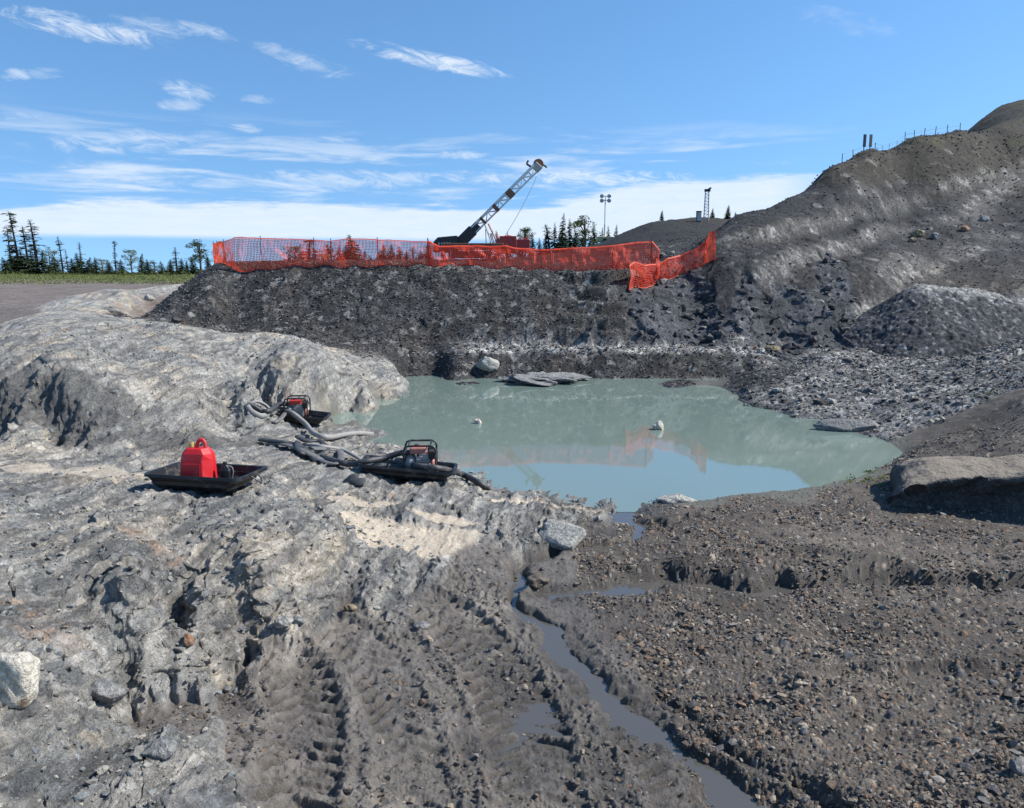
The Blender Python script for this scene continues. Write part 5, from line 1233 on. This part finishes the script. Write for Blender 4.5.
# loose stones lying on the finished ground
ICO_V, ICO_F = None, None
bm = bmesh.new(); bmesh.ops.create_icosphere(bm, subdivisions=1, radius=1.0); ICO_V = np.array([v.co[:] for v in bm.verts], np.float32); ICO_F = np.array([[v.index for v in f.verts] for f in bm.faces], np.int32); bm.free()
def scatter(name, label, parts, seed):
    rg = np.random.default_rng(seed); V_, F_, C_ = [], [], []; nv0 = 0
    area = (RR * RR).astype(np.float64) * np.repeat(np.gradient(np.log(rr)), nA) * np.tile(np.gradient(aa), nR)
    for wgt, n, smin, smax, pw, pals in parts:
        pr = (wgt * area * (Zf > WATER - .02)).astype(np.float64); pr *= (np.abs(AZ) < math.radians(46)); pr /= pr.sum()
        ix = rg.choice(nV, n, p=pr)
        s = smin * (smax / smin) ** (rg.random(n) ** pw); s = np.maximum(s, .0011 * RR[ix])
        sh = np.stack([rg.uniform(.7, 1.3, n), rg.uniform(.6, 1.1, n), rg.uniform(.35, .8, n)], 1) * s[:, None]
        a = rg.uniform(0, 6.28, n); ca_, sa_ = np.cos(a), np.sin(a)
        loc = ICO_V[None] * (1 + .28 * rg.standard_normal((n, len(ICO_V), 1))).clip(.5, 1.4) * sh[:, None, :]
        tl = rg.normal(0, .3, n); x, y, z = loc[..., 0], loc[..., 1], loc[..., 2]; z2 = z + x * tl[:, None]
        V = np.stack([x * ca_[:, None] - y * sa_[:, None], x * sa_[:, None] + y * ca_[:, None], z2], 2)
        jit = rg.normal(0, 1, (n, 2)) * (RR[ix] * .0012)[:, None]
        V += np.stack([Xd[ix] + jit[:, 0], Yd[ix] + jit[:, 1], Zf[ix] + sh[:, 2] * .25], 1)[:, None, :]
        pl = np.array(pals, np.float32); cc = pl[rg.integers(0, len(pl), n)] * rg.uniform(.75, 1.25, n)[:, None]
        V_.append(V.reshape(-1, 3)); F_.append((ICO_F[None] + (np.arange(n) * len(ICO_V))[:, None, None] + nv0).reshape(-1, 3)); C_.append(np.repeat(cc, len(ICO_V), 0)); nv0 += n * len(ICO_V)
    V = np.concatenate(V_); me = raw_mesh(name, V, np.concatenate(F_), [mt_ground], False); color_attr(me, 'albedo', np.concatenate(C_))
    r = me.attributes.new('rough', 'FLOAT', 'POINT'); r.data.foreach_set('value', np.full(len(V), .85, np.float32))
    o = bpy.data.objects.new(name, me); COL.objects.link(o); tag(o, label, name.replace('_', ' '), None, 'stuff')
gcl = sst(fbm(X, Y, .9, 4, 981, .6), -.35, .5)
dryR = m['R'] * sst(fbm(X, Y, 1.4, 4, 985, .6), .0, .5)
greys = [(.23, .24, .235), (.16, .17, .18), (.32, .30, .26), (.40, .37, .31), (.20, .19, .17)]
darks = [(.05, .05, .053), (.075, .075, .078), (.035, .036, .038), (.12, .115, .11), (.19, .18, .17)]
browns = [tuple(c) for c in pal]
nr_ = (RR < 16).astype(np.float32)
scatter('loose_gravel', 'small mixed brown and grey stones strewn over the gravel in the foreground', [
    (m['G'] * (.25 + gcl) * nr_ / RR, 30000, .005, .019, 1.8, browns), (m['G'] * gcl * nr_ / RR, 4200, .016, .042, 2.2, browns), (m['M'] * gcl * nr_ / RR, 2500, .006, .028, 2.0, browns + darks)], 1)
scatter('rock_fragments', 'broken grey chips and fragments lying on the rock ledge', [
    (dryR * (RR < 24) / RR, 4500, .006, .045, 2.6, greys), (m['R'] * (RR < 9) * (X < -1) / RR, 2500, .008, .04, 2.4, greys)], 2)
scatter('dark_rubble', 'dark angular rubble covering the spoil mound and the hillside', [
    (m['D'] * (RR < 36), 20000, .015, .055, 3.0, darks), (m['H'] * (RR < 62) * (Y > 14), 6000, .022, .07, 3.2, [(.07, .07, .072), (.09, .085, .08), (.05, .05, .053), (.14, .13, .12)]), (m['B'] * (RR < 32), 12000, .018, .075, 3.2, darks + darks + greys), (m['K'] * 1.0, 900, .03, .2, 2.6, darks)], 3)
